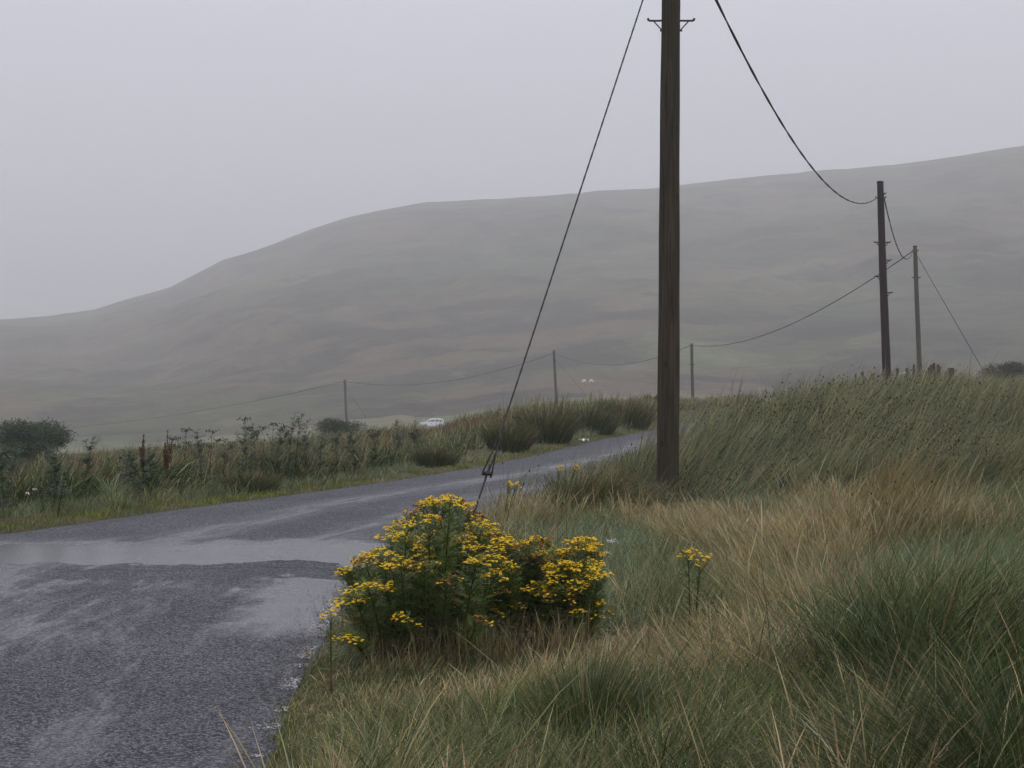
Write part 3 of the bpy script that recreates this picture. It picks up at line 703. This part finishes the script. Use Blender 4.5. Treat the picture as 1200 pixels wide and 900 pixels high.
def herb(kind, x, y, h, nl, ll, lw, col, lean, label, group, cat, lobes=3, branch=0, stemcol=(.05, .06, .03), top=None):
    root = empty(kind, (x, y, hz(x, y))); tag(root, label, cat, group)
    s = MB(); lf = MB(); tx, ty = lean
    def P(t): return Vector((tx*t*t, ty*t*t, h*t))
    k_ = min(1, h/.8)
    s.tube([P(t) for t in (0, .3, .6, 1)], [.006*k_, .005*k_, .004*k_, .002*k_], 5, stemcol)
    axes = [(P, 0, 1, nl)]
    for b in range(branch):
        t0 = random.uniform(.45, .8); a = random.uniform(0, 6.28); p0 = P(t0); e = p0+Vector((math.cos(a)*h*.2, math.sin(a)*h*.2, h*random.uniform(.15, .3)))
        s.tube([p0, p0.lerp(e, .5)+Vector((math.cos(a), math.sin(a), 0))*.02*k_, e], .0025*k_, 4, stemcol)
        axes.append((lambda t, p0=p0, e=e: p0.lerp(e, t), .2, .7, nl//3))
    for Pf, t0, sc_, cnt in axes:
        for k in range(cnt):
            t = t0+(1-t0)*(k+random.random())/cnt; a = k*2.2+random.random()
            l_ = ll*sc_*random.uniform(.7, 1.2)*(1.1-.6*t)
            leaf_quads(lf, Pf(t), unit(a, random.uniform(-.2, .6)), Vector((0, 0, 1)), l_, l_*lw, cj(col, .22), lobes)
    if top:
        for Pf, *_ in axes:
            tp = MB(); c = Pf(1); r_ = top[1]
            for q in range(top[2]):
                cc_ = c+Vector((random.gauss(0, top[3]), random.gauss(0, top[3]), random.gauss(0, top[3]*.3)))
                tp.add([cc_+Vector(v)*r_ for v in ((1,0,0),(-.5,.87,0),(-.5,-.87,0),(0,0,1.1),(0,0,-1.1))], [(0,1,3),(1,2,3),(2,0,3),(1,0,4),(2,1,4),(0,2,4)], cj(top[0], .15))
            tp.build('flower_head', M_PETAL, root)
    s.build('stem', M_LEAF, root); lf.build('leaves', M_LEAF, root, False); return root
# thistles and nettles of the far verge
def lv(px, d, off=1.0): x = (px-600)/F*d; return min(x, float(xl(d))-off), d
TH = [(22,17.3,.75),(10,18.6,.9),(75,17.6,.85),(66,19,.9),(88,18.4,.8),(100,20,.95),(205,19.8,.75),(236,21.6,1.05),(262,22.5,.9),(288,22.8,1.0),(300,24,1.05),(322,23.6,1.0),
      (338,24.2,1.22),(346,24.0,1.2),(352,25,.95),(375,24.6,.9),(394,25.4,.85),(416,25.8,.85),(440,26.6,.85),(468,27.8,.9),(486,28.6,.85),(150,20.2,.8),(178,20.6,.85),(4,16.8,.8)]
named = {12: 'tall dark thistle rising above the far verge skyline', 0: 'dark thistle nearest the left edge of the far verge', 2: 'dark green leafy thistle over pale grass on the left verge'}
for k, (px, d, h) in enumerate(TH):
    x, y = lv(px, d, 1.1)
    herb('thistle', x, y, h*.82, 90, .19, .42, (.052, .092, .036), (random.uniform(-.08, .1), 0), named.get(k, 'dark green leafy thistle among tall grass on the far verge'),
         'dark thistles on the far verge', 'thistle', 3, 3, stemcol=(.04, .05, .025))
for px, d, h, lb in ((216,22.4,1.05,'broad leaved pale green hogweed above the far verge'),(246,23,1.0,'thin airy green weed standing right of the hogweed'),(285,24,1.15,'slim upright weed sticking up over the skyline of the far verge'),(318,24.5,1.0,'flat topped green umbel weed right of the slim upright weed')):
    x, y = lv(px, d, 1.6); herb('hogweed', x, y, h*.8, 22, .13, .5, (.06, .10, .045), (.03, 0), lb, 'pale weeds on the far verge', 'weed', 3, 3, top=((.06, .09, .04), .012, 22, .05))
def dock(px, d, h, label):
    x, y = lv(px, d, 1.4); root = empty('dock', (x, y, hz(x, y))); tag(root, label, 'dock', 'rusty docks on the far verge')
    s = MB(); sd = MB(); lf = MB(); c0 = (.09, .03, .015)
    for b in range(5):
        a = random.uniform(-.22, .22); bh = h*(1 if b == 0 else random.uniform(.6, .9)); b0 = Vector((0, 0, 0 if b == 0 else h*.35))
        e = Vector((math.sin(a)*bh*(.15 if b == 0 else .45), random.uniform(-.06, .06), bh)); s.tube([b0, b0.lerp(e, .5), e], [.006, .005, .002], 5, c0)
        for q in range(150):
            t = random.uniform(.3, 1); c = b0.lerp(e, t)+Vector((random.gauss(0, .018*(1.25-t)), random.gauss(0, .018*(1.25-t)), 0)); r_ = random.uniform(.004, .008)
            sd.add([c+Vector(v)*r_ for v in ((1,0,0),(-.5,.87,0),(-.5,-.87,0),(0,0,1.4),(0,0,-1.4))], [(0,1,3),(1,2,3),(2,0,3),(1,0,4),(2,1,4),(0,2,4)], cj((.12, .035, .018), .3))
    for k in range(8): leaf_quads(lf, Vector((0, 0, .1+.03*k)), unit(k*1.9, .5), Vector((0, 0, 1)), .25, .09, cj((.05, .09, .025)))
    s.build('stem', M_LEAF, root); sd.build('seed_spike', M_LEAF, root, False); lf.build('leaves', M_LEAF, root, False)
dock(168, 20.8, .80, 'left of the two rusty brown dock spikes on the far verge'); dock(196, 21.0, .84, 'right of the two rusty brown dock spikes on the far verge')
# thin dead weeds standing at the near road edge
for px, py, d in ((388,745,9.9),(372,750,9.8),(378,762,9.3),(395,720,10.6),(360,775,9.0),(402,735,10.2)):
    x = max((px-600)/F*d, float(xr(d))-.02); herb('dead_weed', x, d, random.uniform(.2, .34), 14, .03, .5, (.12, .06, .03), (-.05, 0), 'thin brown dead weed stalk at the near road edge', 'dead weed stalks at the near road edge', 'weed', 0, 1, (.12, .07, .04))
x, y = g2(704, 690, .05); herb('yarrow', x, y, .34, 16, .06, .4, (.05, .08, .04), (.08, 0), 'white flowered yarrow stem right of the ragwort clump', None, 'yarrow', 3, 1, top=((.62, .60, .58), .006, 34, .02))
for px, py, lb in ((45, 601, 'left of two small white daisies by the far road edge'), (52, 597, 'right of two small white daisies by the far road edge')):
    x, y = g2(px, py, 0); herb('daisy', x, y-.4, .22, 8, .04, .4, (.05, .08, .04), (.0, 0), lb, 'white daisies by the far road edge', 'flower', 0, 0, top=((.8, .8, .78), .012, 5, .009))
for px, py, d in ((155, 557, 19.6), (162, 555, 19.7)):
    x = (px-600)/F*d; herb('knapweed', x, d, CH-(py-HY)*d/F-hz(x, d), 12, .05, .4, (.05, .07, .03), (0, 0), 'purple knapweed flower among grass on the far verge', 'purple knapweeds on the far verge', 'flower', 0, 0, top=((.22, .07, .20), .012, 5, .006))
for px, py, d in ((985, 505, 28), (1002, 520, 25), (974, 534, 23)):
    x = (px-600)/F*d; herb('knapweed', x, d, CH-(py-HY)*d/F-hz(x, d), 12, .05, .4, (.05, .07, .03), (0, 0), 'purple knapweed flower among rushes on the right verge', 'purple knapweeds on the right verge', 'flower', 0, 0, top=((.2, .07, .18), .013, 6, .008))
x, y = g2(595, 925, .1); herb('plantain', x, y, .16, 14, .09, .45, (.05, .12, .02), (0, 0), 'bright green leafy sprout at the bottom edge of the verge', None, 'weed', 0, 0, top=((.03, .012, .01), .012, 4, .012))

# ------------------------------------------------------------------ bushes
def bush(kind, px, d, W, py_top, n, leaf, col, label, lobes=7, dx=0, seed=1):
    rs = random.Random(seed); x = (px-600)/F*d; H = (CH-(py_top-HY)*d/F-hz(x, d)+.1)/1.0; root = empty(kind, (x, d, hz(x, d)-.1)); tag(root, label, 'bush')
    cen = [(Vector((rs.uniform(-.33, .33)*W, rs.uniform(-.3, .3)*W, H*rs.uniform(.42, .72))), rs.uniform(.20, .32)) for _ in range(lobes)]
    st = MB()
    for c, r_ in cen:
        st.tube([Vector((c.x*.15, c.y*.15, 0)), Vector((c.x*.5, c.y*.5, c.z*.55)), c, c+Vector((c.x*.3, 0, r_*H*.6))], [.05, .035, .02, .008], 6, (.05, .04, .03))
        for q in range(9):
            e = c+Vector((rs.gauss(0, 1), rs.gauss(0, 1), rs.gauss(.3, .8))).normalized()*r_*W*.75; e.z = max(e.z, .1)
            st.tube([c*.8, c.lerp(e, .6), e], [.015, .01, .004], 4, (.05, .04, .03))
    st.build('stems', M_LEAF, root)
    lf = MB()
    for q in range(n):
        c, r_ = cen[rs.randrange(lobes)]; v = Vector((rs.gauss(0, 1), rs.gauss(0, 1), rs.gauss(0, 1))).normalized()
        k = rs.random()**.4*(1+rs.gauss(0, .07)); p = c+Vector((v.x*r_*W, v.y*r_*W, v.z*r_*H*1.15))*k
        if p.z < .05: continue
        a = rs.uniform(0, 6.28); dd = (unit(a, rs.uniform(-.4, 1.2))+v*.6)
        leaf_quads(lf, p, dd, Vector((rs.gauss(0, .5), rs.gauss(0, .5), 1)), leaf*rs.uniform(.7, 1.4), leaf*.5, tuple(max(.004, qq*rs.gauss(1, .25)) for qq in col))
    lf.build('crown', M_LEAF, root, False)
bush('willow_bush', 38, 66, 3.3, 492, 15000, .11, (.045, .075, .030), 'large rounded dark green bush beyond the far verge at the left', 9, seed=3)
bush('low_bush', 5, 40, 1.7, 519, 4000, .08, (.045, .075, .025), 'lower greener bush in front of the large rounded bush', 6, seed=5)
bush('gorse_bush', 408, 88, 3.1, 489, 7000, .10, (.045, .068, .027), 'dark gorse bush at the foot of the distant pole by the car', 7, seed=8)
bush('small_bush', 767, 62, .8, 461, 1200, .09, (.035, .07, .022), 'small dark green bush peeping out left of the tall pole', 4, seed=9)
bush('gorse_bush', 1192, 92, 3.6, 421, 5000, .11, (.05, .06, .025), 'low gorse bush on the rise at the right edge', 6, seed=12)

# ------------------------------------------------------------------ poles
def pole(px_t, py_t, px_b, d, rad_t, rad_b, label, mat, steps, attach_z, extra_h=0, n=18):
    xb = (px_b-600)/F*d; zb = hz(xb, d); top = at(px_t, d, py_t); top.z += extra_h
    root = empty('telegraph_pole', (xb, d, zb)); tag(root, label, 'telegraph pole', 'wooden telegraph poles following the road')
    m = MB(); pts = []; rr = []; K = 26
    for k in range(K+1):
        t = k/K; p = Vector((0, 0, -.4)).lerp(top-Vector((xb, d, zb)), t); p.x += .006*math.sin(t*7); pts.append(p); rr.append(rad_b+(rad_t-rad_b)*t+.002*math.sin(t*31))
    m.tube(pts, rr, n, (.1, .1, .1)); sh = m.build('shaft', mat, root)
    T = top-Vector((xb, d, zb))
    c = MB(); c.tube([T+Vector((0, 0, .0)), T+Vector((0, 0, .03)), T+Vector((0, 0, .05))], [rad_t*1.08, rad_t*1.08, rad_t*.4], n); c.build('cap', M_IRON, root)
    def axis(z): t = (z-zb)/T.z; return Vector((T.x*t, 0, z-zb)), rad_b+(rad_t-rad_b)*t
    for z, side, L_ in steps:
        p, r_ = axis(z); s = MB(); e = p+Vector((side*(r_+L_), 0, 0))
        s.tube([p+Vector((side*r_*.6, 0, 0)), e], .012 if d < 30 else .02, 6)
        s.tube([e-Vector((side*.0, 0, 0)), e+Vector((side*.012, 0, .03))], .014 if d < 30 else .02, 6)
        s.tube([e-Vector((side*L_*.35, 0, 0)), p+Vector((side*r_*.95, 0, -L_*.75))], .008 if d < 30 else .013, 5)
        s.tube([p+Vector((side*r_*.8, 0, -L_*.75)), p+Vector((side*(r_+.018), 0, -L_*.78))], .012, 6)
        s.build('step_iron', M_IRON, root)
    p, r_ = axis(attach_z); s = MB()
    for sd in (-1, 1):
        s.tube([p+Vector((sd*r_*.7, -.02, 0)), p+Vector((sd*(r_+.05), -.02, 0)), p+Vector((sd*(r_+.06), -.02, .05))], .014 if d < 30 else .022, 6)
    s.build('cable_bracket', M_IRON, root)
    return Vector((xb, d, zb))+p
A1 = pole(787.5, -140, 781.5, 19.7, .108, .143, 'tallest brown pole standing nearest on the right verge', M_WOOD,
          [(CH+411*19.7/F, -1, .155), (CH+411*19.7/F, 1, .155)], 7.0)
d2 = 53.0
z_ = lambda py, d: CH-(py-HY)*d/F
A2 = pole(1031, 214, 1040.5, d2, .105, .15, 'dark second pole standing left of the cluster of posts', M_WOOD2,
          [(z_(227, d2), 1, .06), (z_(284, d2), -1, .14), (z_(284, d2), 1, .14), (z_(305, d2), 1, .14), (z_(324, d2), -1, .14), (z_(343, d2), 1, .14)], z_(232, d2), n=14)
A3 = pole(1072, 289, 1079, 80, .10, .125, 'third pole behind the fence posts with a stay wire', M_WOOD3, [(z_(325, 80), -1, .1), (z_(325, 80), 1, .1)], z_(294, 80), n=12)
A4 = pole(810.5, 403, 812, 150, .13, .16, 'grey pole just right of the tallest pole in the distance', M_WOOD, [(z_(427, 150), -1, .12), (z_(427, 150), 1, .12)], z_(405, 150), n=10)
A5 = pole(649, 411, 653, 200, .15, .19, 'distant thin pole beyond the tall grass near the sheep', M_WOOD2, [], z_(414, 200), n=10)
A6 = pole(404, 445, 407, 260, .20, .24, 'farthest visible pole behind the gorse bush', M_WOOD2, [], z_(447, 260), n=10)
A7 = pole(62, 501, 62, 305, .16, .2, 'distant pole hidden behind the large rounded bush', M_WOOD3, [], z_(503, 305), n=8)

def cable(a, b, sag, r, label, twist=0, k=48, name='overhead_cable', group='overhead telephone cables'):
    a, b = Vector(a), Vector(b); m = MB(); pts = []; rr = []
    for i in range(k+1):
        t = i/k; p = a.lerp(b, t); p.z -= 4*sag*t*(1-t); pts.append(p-a); rr.append(r*(1+twist*abs(math.sin(t*k*.9))))
    m.tube(pts, rr, 6); o = m.build(name, M_CABLE); o.location = a; tag(o, label, 'cable', group)
cable(A1+Vector((.12, 0, 0)), A2+Vector((-.12, -.02, 0)), 1.28, .011, 'sagging black cable from the tallest pole to the second pole', .9, 70)
cable(A2+Vector((.12, .02, -.0)), A3+Vector((-.10, 0, 0)), 1.05, .016, 'sagging cable from the dark second pole to the third pole', .6)
cable(A3+Vector((-.10, .02, 0)), A4+Vector((.12, 0, 0)), 1.45, .022, 'long cable from the third pole down to the grey pole', .3)
cable(A4+Vector((-.14, 0, 0)), A5, 1.6, .026, 'cable passing behind the tallest pole to the distant thin pole', .2)
cable(A5, A6, 1.9, .032, 'cable from the distant thin pole to the farthest pole', .2)
cable(A6, A7, 1.0, .036, 'cable running left from the farthest pole to the bush', .2)
cable(A7, A7+Vector((-60, 40, -2)), 1.0, .03, 'cable leaving the picture left beyond the rounded bush', .2)
# stay wires
def stay(a, b, r, label):
    a, b = Vector(a), Vector(b); m = MB(); m.tube([(0, 0, 0), (b-a)*.5, b-a], r, 5); o = m.build('stay_wire', M_CABLE); o.location = a; tag(o, label, 'stay wire', 'stay wires bracing the poles')
stay((A3.x+.08, 80, z_(299, 80)), (at(1151, 86, 432)), .014, 'thin stay wire falling right from the third pole')
stay((A5.x+.1, 200, z_(421, 200)), at(688, 200, 464), .018, 'thin stay wire of the distant thin pole near the sheep')
stay((A6.x+.1, 260, z_(452, 260)), at(428, 260, 489), .03, 'thin stay wire of the farthest pole')
S0 = Vector((A1.x-.1, 19.7, 6.88)); S1 = Vector((-.44, 16.0, hz(-.44, 16.0)))
rt = empty('stay_wire', S1); tag(rt, 'taut stay wire running from the tallest pole to the ground behind the ragwort', 'stay wire', 'stay wires bracing the poles')
dv = S0-S1; ax = dv.normalized(); sd = ax.cross(Vector((0, 1, 0))).normalized()
tz = lambda z: dv*(z/dv.z)
zt = CH-(520-HY)*16.4/F; zb = CH-(556-HY)*16.25/F
m = MB(); n_ = 90; pts = []; rr = []
for i in range(n_+1):
    p = tz(zt).lerp(dv, i/n_); pts.append(p); rr.append(.0085+.002*(i % 2))
m.tube(pts, rr, 6); m.build('strand', M_CABLE, rt)
m = MB(); m.tube([tz(-.1), tz(zb)], .011, 6); m.build('anchor_rod', M_IRON, rt)
m = MB(); B0 = tz(zb)
m.tube([B0-sd*.045, tz(zt-.08)-sd*.02, tz(zt)-sd*.008, tz(zt)+sd*.008, tz(zt-.08)+sd*.02, B0+sd*.045], .008, 6)
m.tube([tz(zt+.14), tz(zt)-sd*.02, B0+sd*-.01+ax*.0], .006, 5); m.build('tensioner_bow', M_IRON, rt)
m = MB(); q_ = ax.to_track_quat('Z', 'Y').to_matrix(); m.box(B0, (.11, .035, .026), (.1,)*3, q_)
for s_ in (-.045, 0, .045): m.tube([B0+sd*s_-ax*.03, B0+sd*s_+ax*(.04 if s_ else .10)], .011, 6)
m.build('clamp_plate', M_IRON, rt, False)

# ------------------------------------------------------------------ fence posts and gate
POSTS = [(1003,438,80,2.6,'thin fence post left of the dark second pole, leftmost'),(1011,435.5,78,2.6,'thin fence post next to the leftmost one'),(1023,439,78,3,'short post just left of the dark second pole'),
 (1052,431.5,74,3.6,'post holding the left end of the small metal gate'),(1062.5,431,74,3.2,'post at the right end of the small metal gate'),(1070.5,427,74,2.8,'slim post between gate and third pole'),
 (1084,434,72,4.4,'short stout post just right of the third pole'),(1088,430.5,70,3.2,'leftmost post of the tight cluster of posts'),(1091.5,427.5,70,3.2,'second post of the tight cluster'),(1095.2,425.5,70,3.5,'tallest post in the middle of the tight cluster'),
 (1099,427,70,3.2,'post right of the tallest one in the cluster'),(1101.8,429.5,68,2.8,'rightmost post of the tight cluster'),(1107.7,435.5,66,3.2,'single post between the cluster and the broad post'),(1114.4,432,66,6.8,'broad square strainer post right of the cluster')]
for px, py, d, wp, lb in POSTS:
    x = (px-600)/F*d; zt_ = CH-(py-HY)*d/F; z0 = hz(x, d); r_ = wp/F*d/2; H_ = max(.5, zt_-z0)
    m = MB()
    if wp > 6:
        m.box((0, 0, H_/2-.1), (r_*2, r_*1.4, H_+.2)); m.box((0, 0, H_+.015), (r_*1.9, r_*1.3, .03))
    else: m.tube([(0, 0, -.2), (random.uniform(-.02, .02), 0, H_*.5), (random.uniform(-.03, .03), 0, H_-.02), (0, 0, H_)], [r_*1.05, r_, r_, r_*.7], 8)
    o = m.build('fence_post', M_POST, None, False); o.location = (x, d, z0); tag(o, lb, 'fence post', 'old wooden posts at the field gateway')
g = empty('metal_gate', (at(1057, 73.6, 445).x, 73.6, hz(at(1057, 73.6, 445).x, 73.6))); tag(g, 'small pale metal gate rail between two posts', 'gate')
gl = Vector(g.location)
m = MB(); m.tube([at(1053, 73.6, 438.5)-gl, at(1057, 73.6, 437.6)-gl, at(1061, 73.6, 436.2)-gl], .028, 6); m.build('top_rail', M_STEEL, g)
m = MB(); m.tube([at(1053, 73.6, 446)-gl, at(1061, 73.6, 445)-gl], .02, 6); m.build('lower_rail', M_STEEL, g)
m = MB(); m.tube([at(1053, 73.6, 438.5)-gl, at(1053, 73.6, 447)-gl], .02, 6); m.build('upright', M_STEEL, g)

# ------------------------------------------------------------------ car
cx, cd = (507-600)/F*285, 285.0; cz = CH-(490.5-HY)*cd/F-1.62
car = empty('parked_car', (cx, cd, cz), R(4)); tag(car, 'white people carrier seen from the side beyond the far verge', 'car')
def loft(secs, closed=True):   # secs: list of (y half width, outline pts (x,z))
    m = MB(); n = len(secs[0][1])
    for w, o_ in secs: m.v += [(p[0], w, p[1]) for p in o_]; m.c += [(.5,)*3]*n
    for s_ in range(len(secs)-1):
        for k in range(n): m.f.append((s_*n+k, s_*n+(k+1) % n, (s_+1)*n+(k+1) % n, (s_+1)*n+k))
    m.f += [tuple(range(n))[::-1], tuple((len(secs)-1)*n+k for k in range(n))]
    return m
body = [(-2.1,.35),(-2.18,.7),(-2.1,.92),(-1.2,1.05),(1.9,1.08),(2.1,.95),(2.15,.5),(2.1,.32),(1.75,.3),(1.6,.58),(1.3,.66),(1.0,.58),(.85,.28),(-.85,.28),(-1.0,.58),(-1.3,.66),(-1.6,.58),(-1.75,.3)]
cab = [(-1.25,1.0),(-.75,1.38),(-.45,1.56),(.2,1.63),(1.3,1.62),(1.75,1.5),(2.05,1.05)]
bb = loft([(-.86, body), (.86, body)]).build('body', M_VAN, car, False)
cb = MB(); k = len(cab)
for w, sx_ in ((-.84, 0), (-.66, 1), (.66, 1), (.84, 0)): pass
wid = [.84, .74, .68, .64, .64, .68, .82]
cb.v = [(p[0], -w, p[1]) for p, w in zip(cab, wid)]+[(p[0], w, p[1]) for p, w in zip(cab, wid)]; cb.c = [(.5,)*3]*(2*k)
cb.f = [(i_, i_+1, k+i_+1, k+i_) for i_ in range(k-1)]+[tuple(range(k))[::-1], tuple(k+i_ for i_ in range(k))]
cbo = cb.build('cabin', M_VAN, car, False)
def win(pts, name='side_window'):
    for sgn in (-1, 1):
        m = MB(); lerpw = lambda z: np.interp(z, [1.0, 1.38, 1.56, 1.63], [.84, .74, .68, .64])+.03
        m.add([(a, sgn*lerpw(b), b) for a, b in pts]+[(a, sgn*(lerpw(b)-.04), b) for a, b in pts], [(0,1,2,3),(7,6,5,4),(0,4,5,1),(1,5,6,2),(2,6,7,3),(3,7,4,0)]); m.build(name, M_GLASS, car, False)
win([(-1.0,1.1),(-.55,1.42),(-.45,1.45),(-.45,1.1)]); win([(-.36,1.1),(-.36,1.46),(.35,1.52),(.35,1.1)]); win([(.45,1.1),(.45,1.52),(1.2,1.52),(1.2,1.1)]); win([(1.3,1.1),(1.3,1.51),(1.6,1.45),(1.85,1.1)])
m = MB(); m.add([(-1.23,-.72,1.08),(-1.23,.72,1.08),(-.74,.62,1.43),(-.74,-.62,1.43)], [(0,1,2,3)]); m.build('windscreen', M_GLASS, car, False)
for wx in (-1.3, 1.3):
    for wy in (-.8, .8):
        m = MB(); m.tube([(wx, wy-.1, .31), (wx, wy+.1, .31)], .31, 16); w_ = m.build('wheel', M_RUBBER, car, False)
        m = MB(); m.tube([(wx, wy-.112, .31), (wx, wy+.112, .31)], .18, 12); m.build('rim', M_STEEL, w_, False)
for wy in (-.9, .9):
    m = MB(); m.box((-.95, wy, 1.08), (.12, .16, .12)); m.build('door_mirror', M_VAN, car, False)
# ------------------------------------------------------------------ litter and sheep
import bmesh
xx, yy2 = lv(684, 37.0, -.25); m = MB()
vs = []
for a in range(7):
    for b in range(5): vs.append((a*.035-.1, b*.03, .03+.035*math.sin(a*1.7+b)*math.cos(b*2.1)))
m.add(vs, [(a*5+b, a*5+b+1, a*5+b+6, a*5+b+5) for a in range(6) for b in range(4)]); o = m.build('litter', M_PAPER, None, False)
o.location = (xx, yy2, float(base_z(np.array([xx]), np.array([yy2]))[0])+.02); tag(o, 'crumpled white scrap of litter at the far road edge', 'litter')
mo = o.modifiers.new('thick', 'SOLIDIFY'); mo.thickness = .004
def sheep(px, py, rz, label, graze):
    x, y = hit(px, py); root = empty('sheep', (x, y, hz(x, y)), rz); tag(root, label, 'sheep', 'white sheep grazing on the lower hill'); root.scale = (.95,)*3
    bm = bmesh.new(); lay = bm.verts.layers.skin.verify()
    def v(p, r_): q = bm.verts.new(p); q[lay].radius = (r_, r_); return q
    a = v((0, 0, .62), .24); b = v((.38, 0, .62), .21); c = v((-.38, 0, .6), .21); a[lay].use_root = True
    bm.edges.new((a, b)); bm.edges.new((a, c))
    hz_ = .32 if graze else .85
    nk = v((.58, 0, (.62+hz_)/2), .10); hd = v((.74, 0, hz_), .085); mz = v((.88, 0, hz_-.07), .05)
    bm.edges.new((b, nk)); bm.edges.new((nk, hd)); bm.edges.new((hd, mz))
    for p, base in ((.34, b), (-.34, c)):
        for s_ in (-.13, .13):
            k_ = v((p, s_, .32), .05); f_ = v((p+.02, s_, .02), .03); bm.edges.new((base, k_)); bm.edges.new((k_, f_))
    for s_ in (-.1, .1):
        e_ = v((.70, s_, hz_+.02), .025); bm.edges.new((hd, e_))
    me = bpy.data.meshes.new('body'); bm.to_mesh(me); bm.free(); o_ = bpy.data.objects.new('body', me); COL.objects.link(o_); o_.parent = root
    me.materials.append(M_FLEECE); o_.modifiers.new('skin', 'SKIN'); sb = o_.modifiers.new('sub', 'SUBSURF'); sb.levels = 1; sb.render_levels = 2
sheep(685, 449, R(200), 'left of two white sheep grazing on the lower hill', True)
sheep(692.5, 449, R(15), 'right of two white sheep grazing on the lower hill', True)

# ------------------------------------------------------------------ haze
hb = MB(); zlo, zhi = -40.0, 330.0
hb.box((0, 0, (zlo+zhi)/2), (3600, 3600, zhi-zlo)); hzo = hb.build('haze', None, None, False); hzo['kind'] = 'stuff'
tag(hzo, 'pale grey mist filling the valley and hiding the hill top', 'haze')
t = NT('mist'); pv = t.n('ShaderNodeVolumePrincipled'); pv.inputs['Color'].default_value = (.97, .975, 1.0, 1); pv.inputs['Density'].default_value = .00098
pv.inputs['Anisotropy'].default_value = .3
t.l(pv.outputs[0], t.out.inputs['Volume']); hzo.data.materials.append(t.m)

# ------------------------------------------------------------------ world, sun, camera
SUN_EL, SUN_AZ = 48, 150      # light comes softly from behind and the left
w = bpy.data.worlds.new('World'); SC.world = w; w.use_nodes = True; nt = w.node_tree; nt.nodes.clear()
def N(ty, **k):
    nd = nt.nodes.new(ty)
    for a, v in k.items(): setattr(nd, a, v)
    return nd
sky = N('ShaderNodeTexSky', sky_type='NISHITA', sun_disc=False, sun_elevation=R(SUN_EL), sun_rotation=R(SUN_AZ), air_density=1.0, dust_density=5.0)
tc = N('ShaderNodeTexCoord'); sx = N('ShaderNodeSeparateXYZ'); nt.links.new(tc.outputs['Generated'], sx.inputs[0])
rp = N('ShaderNodeValToRGB'); nt.links.new(sx.outputs[2], rp.inputs[0])
e = rp.color_ramp.elements; e[0].position = 0; e[0].color = (.40, .40, .44, 1); e[1].position = 1; e[1].color = (1.45, 1.45, 1.52, 1)
for p_, c_ in ((.06, (.48, .48, .54)), (.14, (.69, .70, .79)), (.23, (.79, .80, .92)), (.5, (1.05, 1.05, 1.14))):
    q = e.new(p_); q.color = (*c_, 1)
sc10 = N('ShaderNodeVectorMath', operation='SCALE'); nt.links.new(rp.outputs[0], sc10.inputs[0]); sc10.inputs['Scale'].default_value = 10.5
cn = N('ShaderNodeTexNoise'); cm = N('ShaderNodeMapping'); cm.inputs['Scale'].default_value = (1.5, 1.5, 5)
nt.links.new(tc.outputs['Generated'], cm.inputs[0]); nt.links.new(cm.outputs[0], cn.inputs['Vector']); cn.inputs['Scale'].default_value = 1.6; cn.inputs['Detail'].default_value = 5
cr = N('ShaderNodeMapRange'); nt.links.new(cn.outputs['Fac'], cr.inputs[0]); cr.inputs[1].default_value = .3; cr.inputs[2].default_value = .7; cr.inputs[3].default_value = 9.9; cr.inputs[4].default_value = 10.9
nt.links.new(cr.outputs[0], sc10.inputs['Scale'])
mx = N('ShaderNodeMix', data_type='RGBA'); mx.inputs[0].default_value = .9
nt.links.new(sky.outputs[0], mx.inputs[6]); nt.links.new(sc10.outputs[0], mx.inputs[7])
bg = N('ShaderNodeBackground'); bg.inputs[1].default_value = .1; nt.links.new(mx.outputs[2], bg.inputs[0])
ow = N('ShaderNodeOutputWorld'); nt.links.new(bg.outputs[0], ow.inputs[0])
sl_ = bpy.data.lights.new('sun', 'SUN'); sl_.energy = .5; sl_.angle = R(60); sl_.color = (1, .97, .93)
so = bpy.data.objects.new('sun', sl_); COL.objects.link(so)
dirv = Vector((math.sin(R(SUN_AZ))*math.cos(R(SUN_EL)), math.cos(R(SUN_AZ))*math.cos(R(SUN_EL)), math.sin(R(SUN_EL))))
so.rotation_euler = dirv.to_track_quat('Z', 'Y').to_euler(); so.location = (0, 0, 50)
cam = bpy.data.cameras.new('camera'); co = bpy.data.objects.new('camera', cam); COL.objects.link(co)
cam.sensor_width = 36; cam.lens = 36*F/1200; co.location = (0, 0, CH); co.rotation_euler = (math.radians(90)-math.atan(14/F), 0, 0)
cam.clip_start = .1; cam.clip_end = 6000; SC.camera = co
vs_ = SC.view_settings; vs_.view_transform = 'Standard'; vs_.look = 'None'; vs_.gamma = 1; vs_.exposure = .08; vs_.use_curve_mapping = False
SC.cycles.use_denoising = True; SC.cycles.max_bounces = 6; SC.cycles.diffuse_bounces = 3; SC.cycles.glossy_bounces = 2; SC.cycles.transmission_bounces = 3
SC.cycles.volume_bounces = 1; SC.cycles.transparent_max_bounces = 6; SC.cycles.use_adaptive_sampling = True; SC.cycles.adaptive_threshold = .02
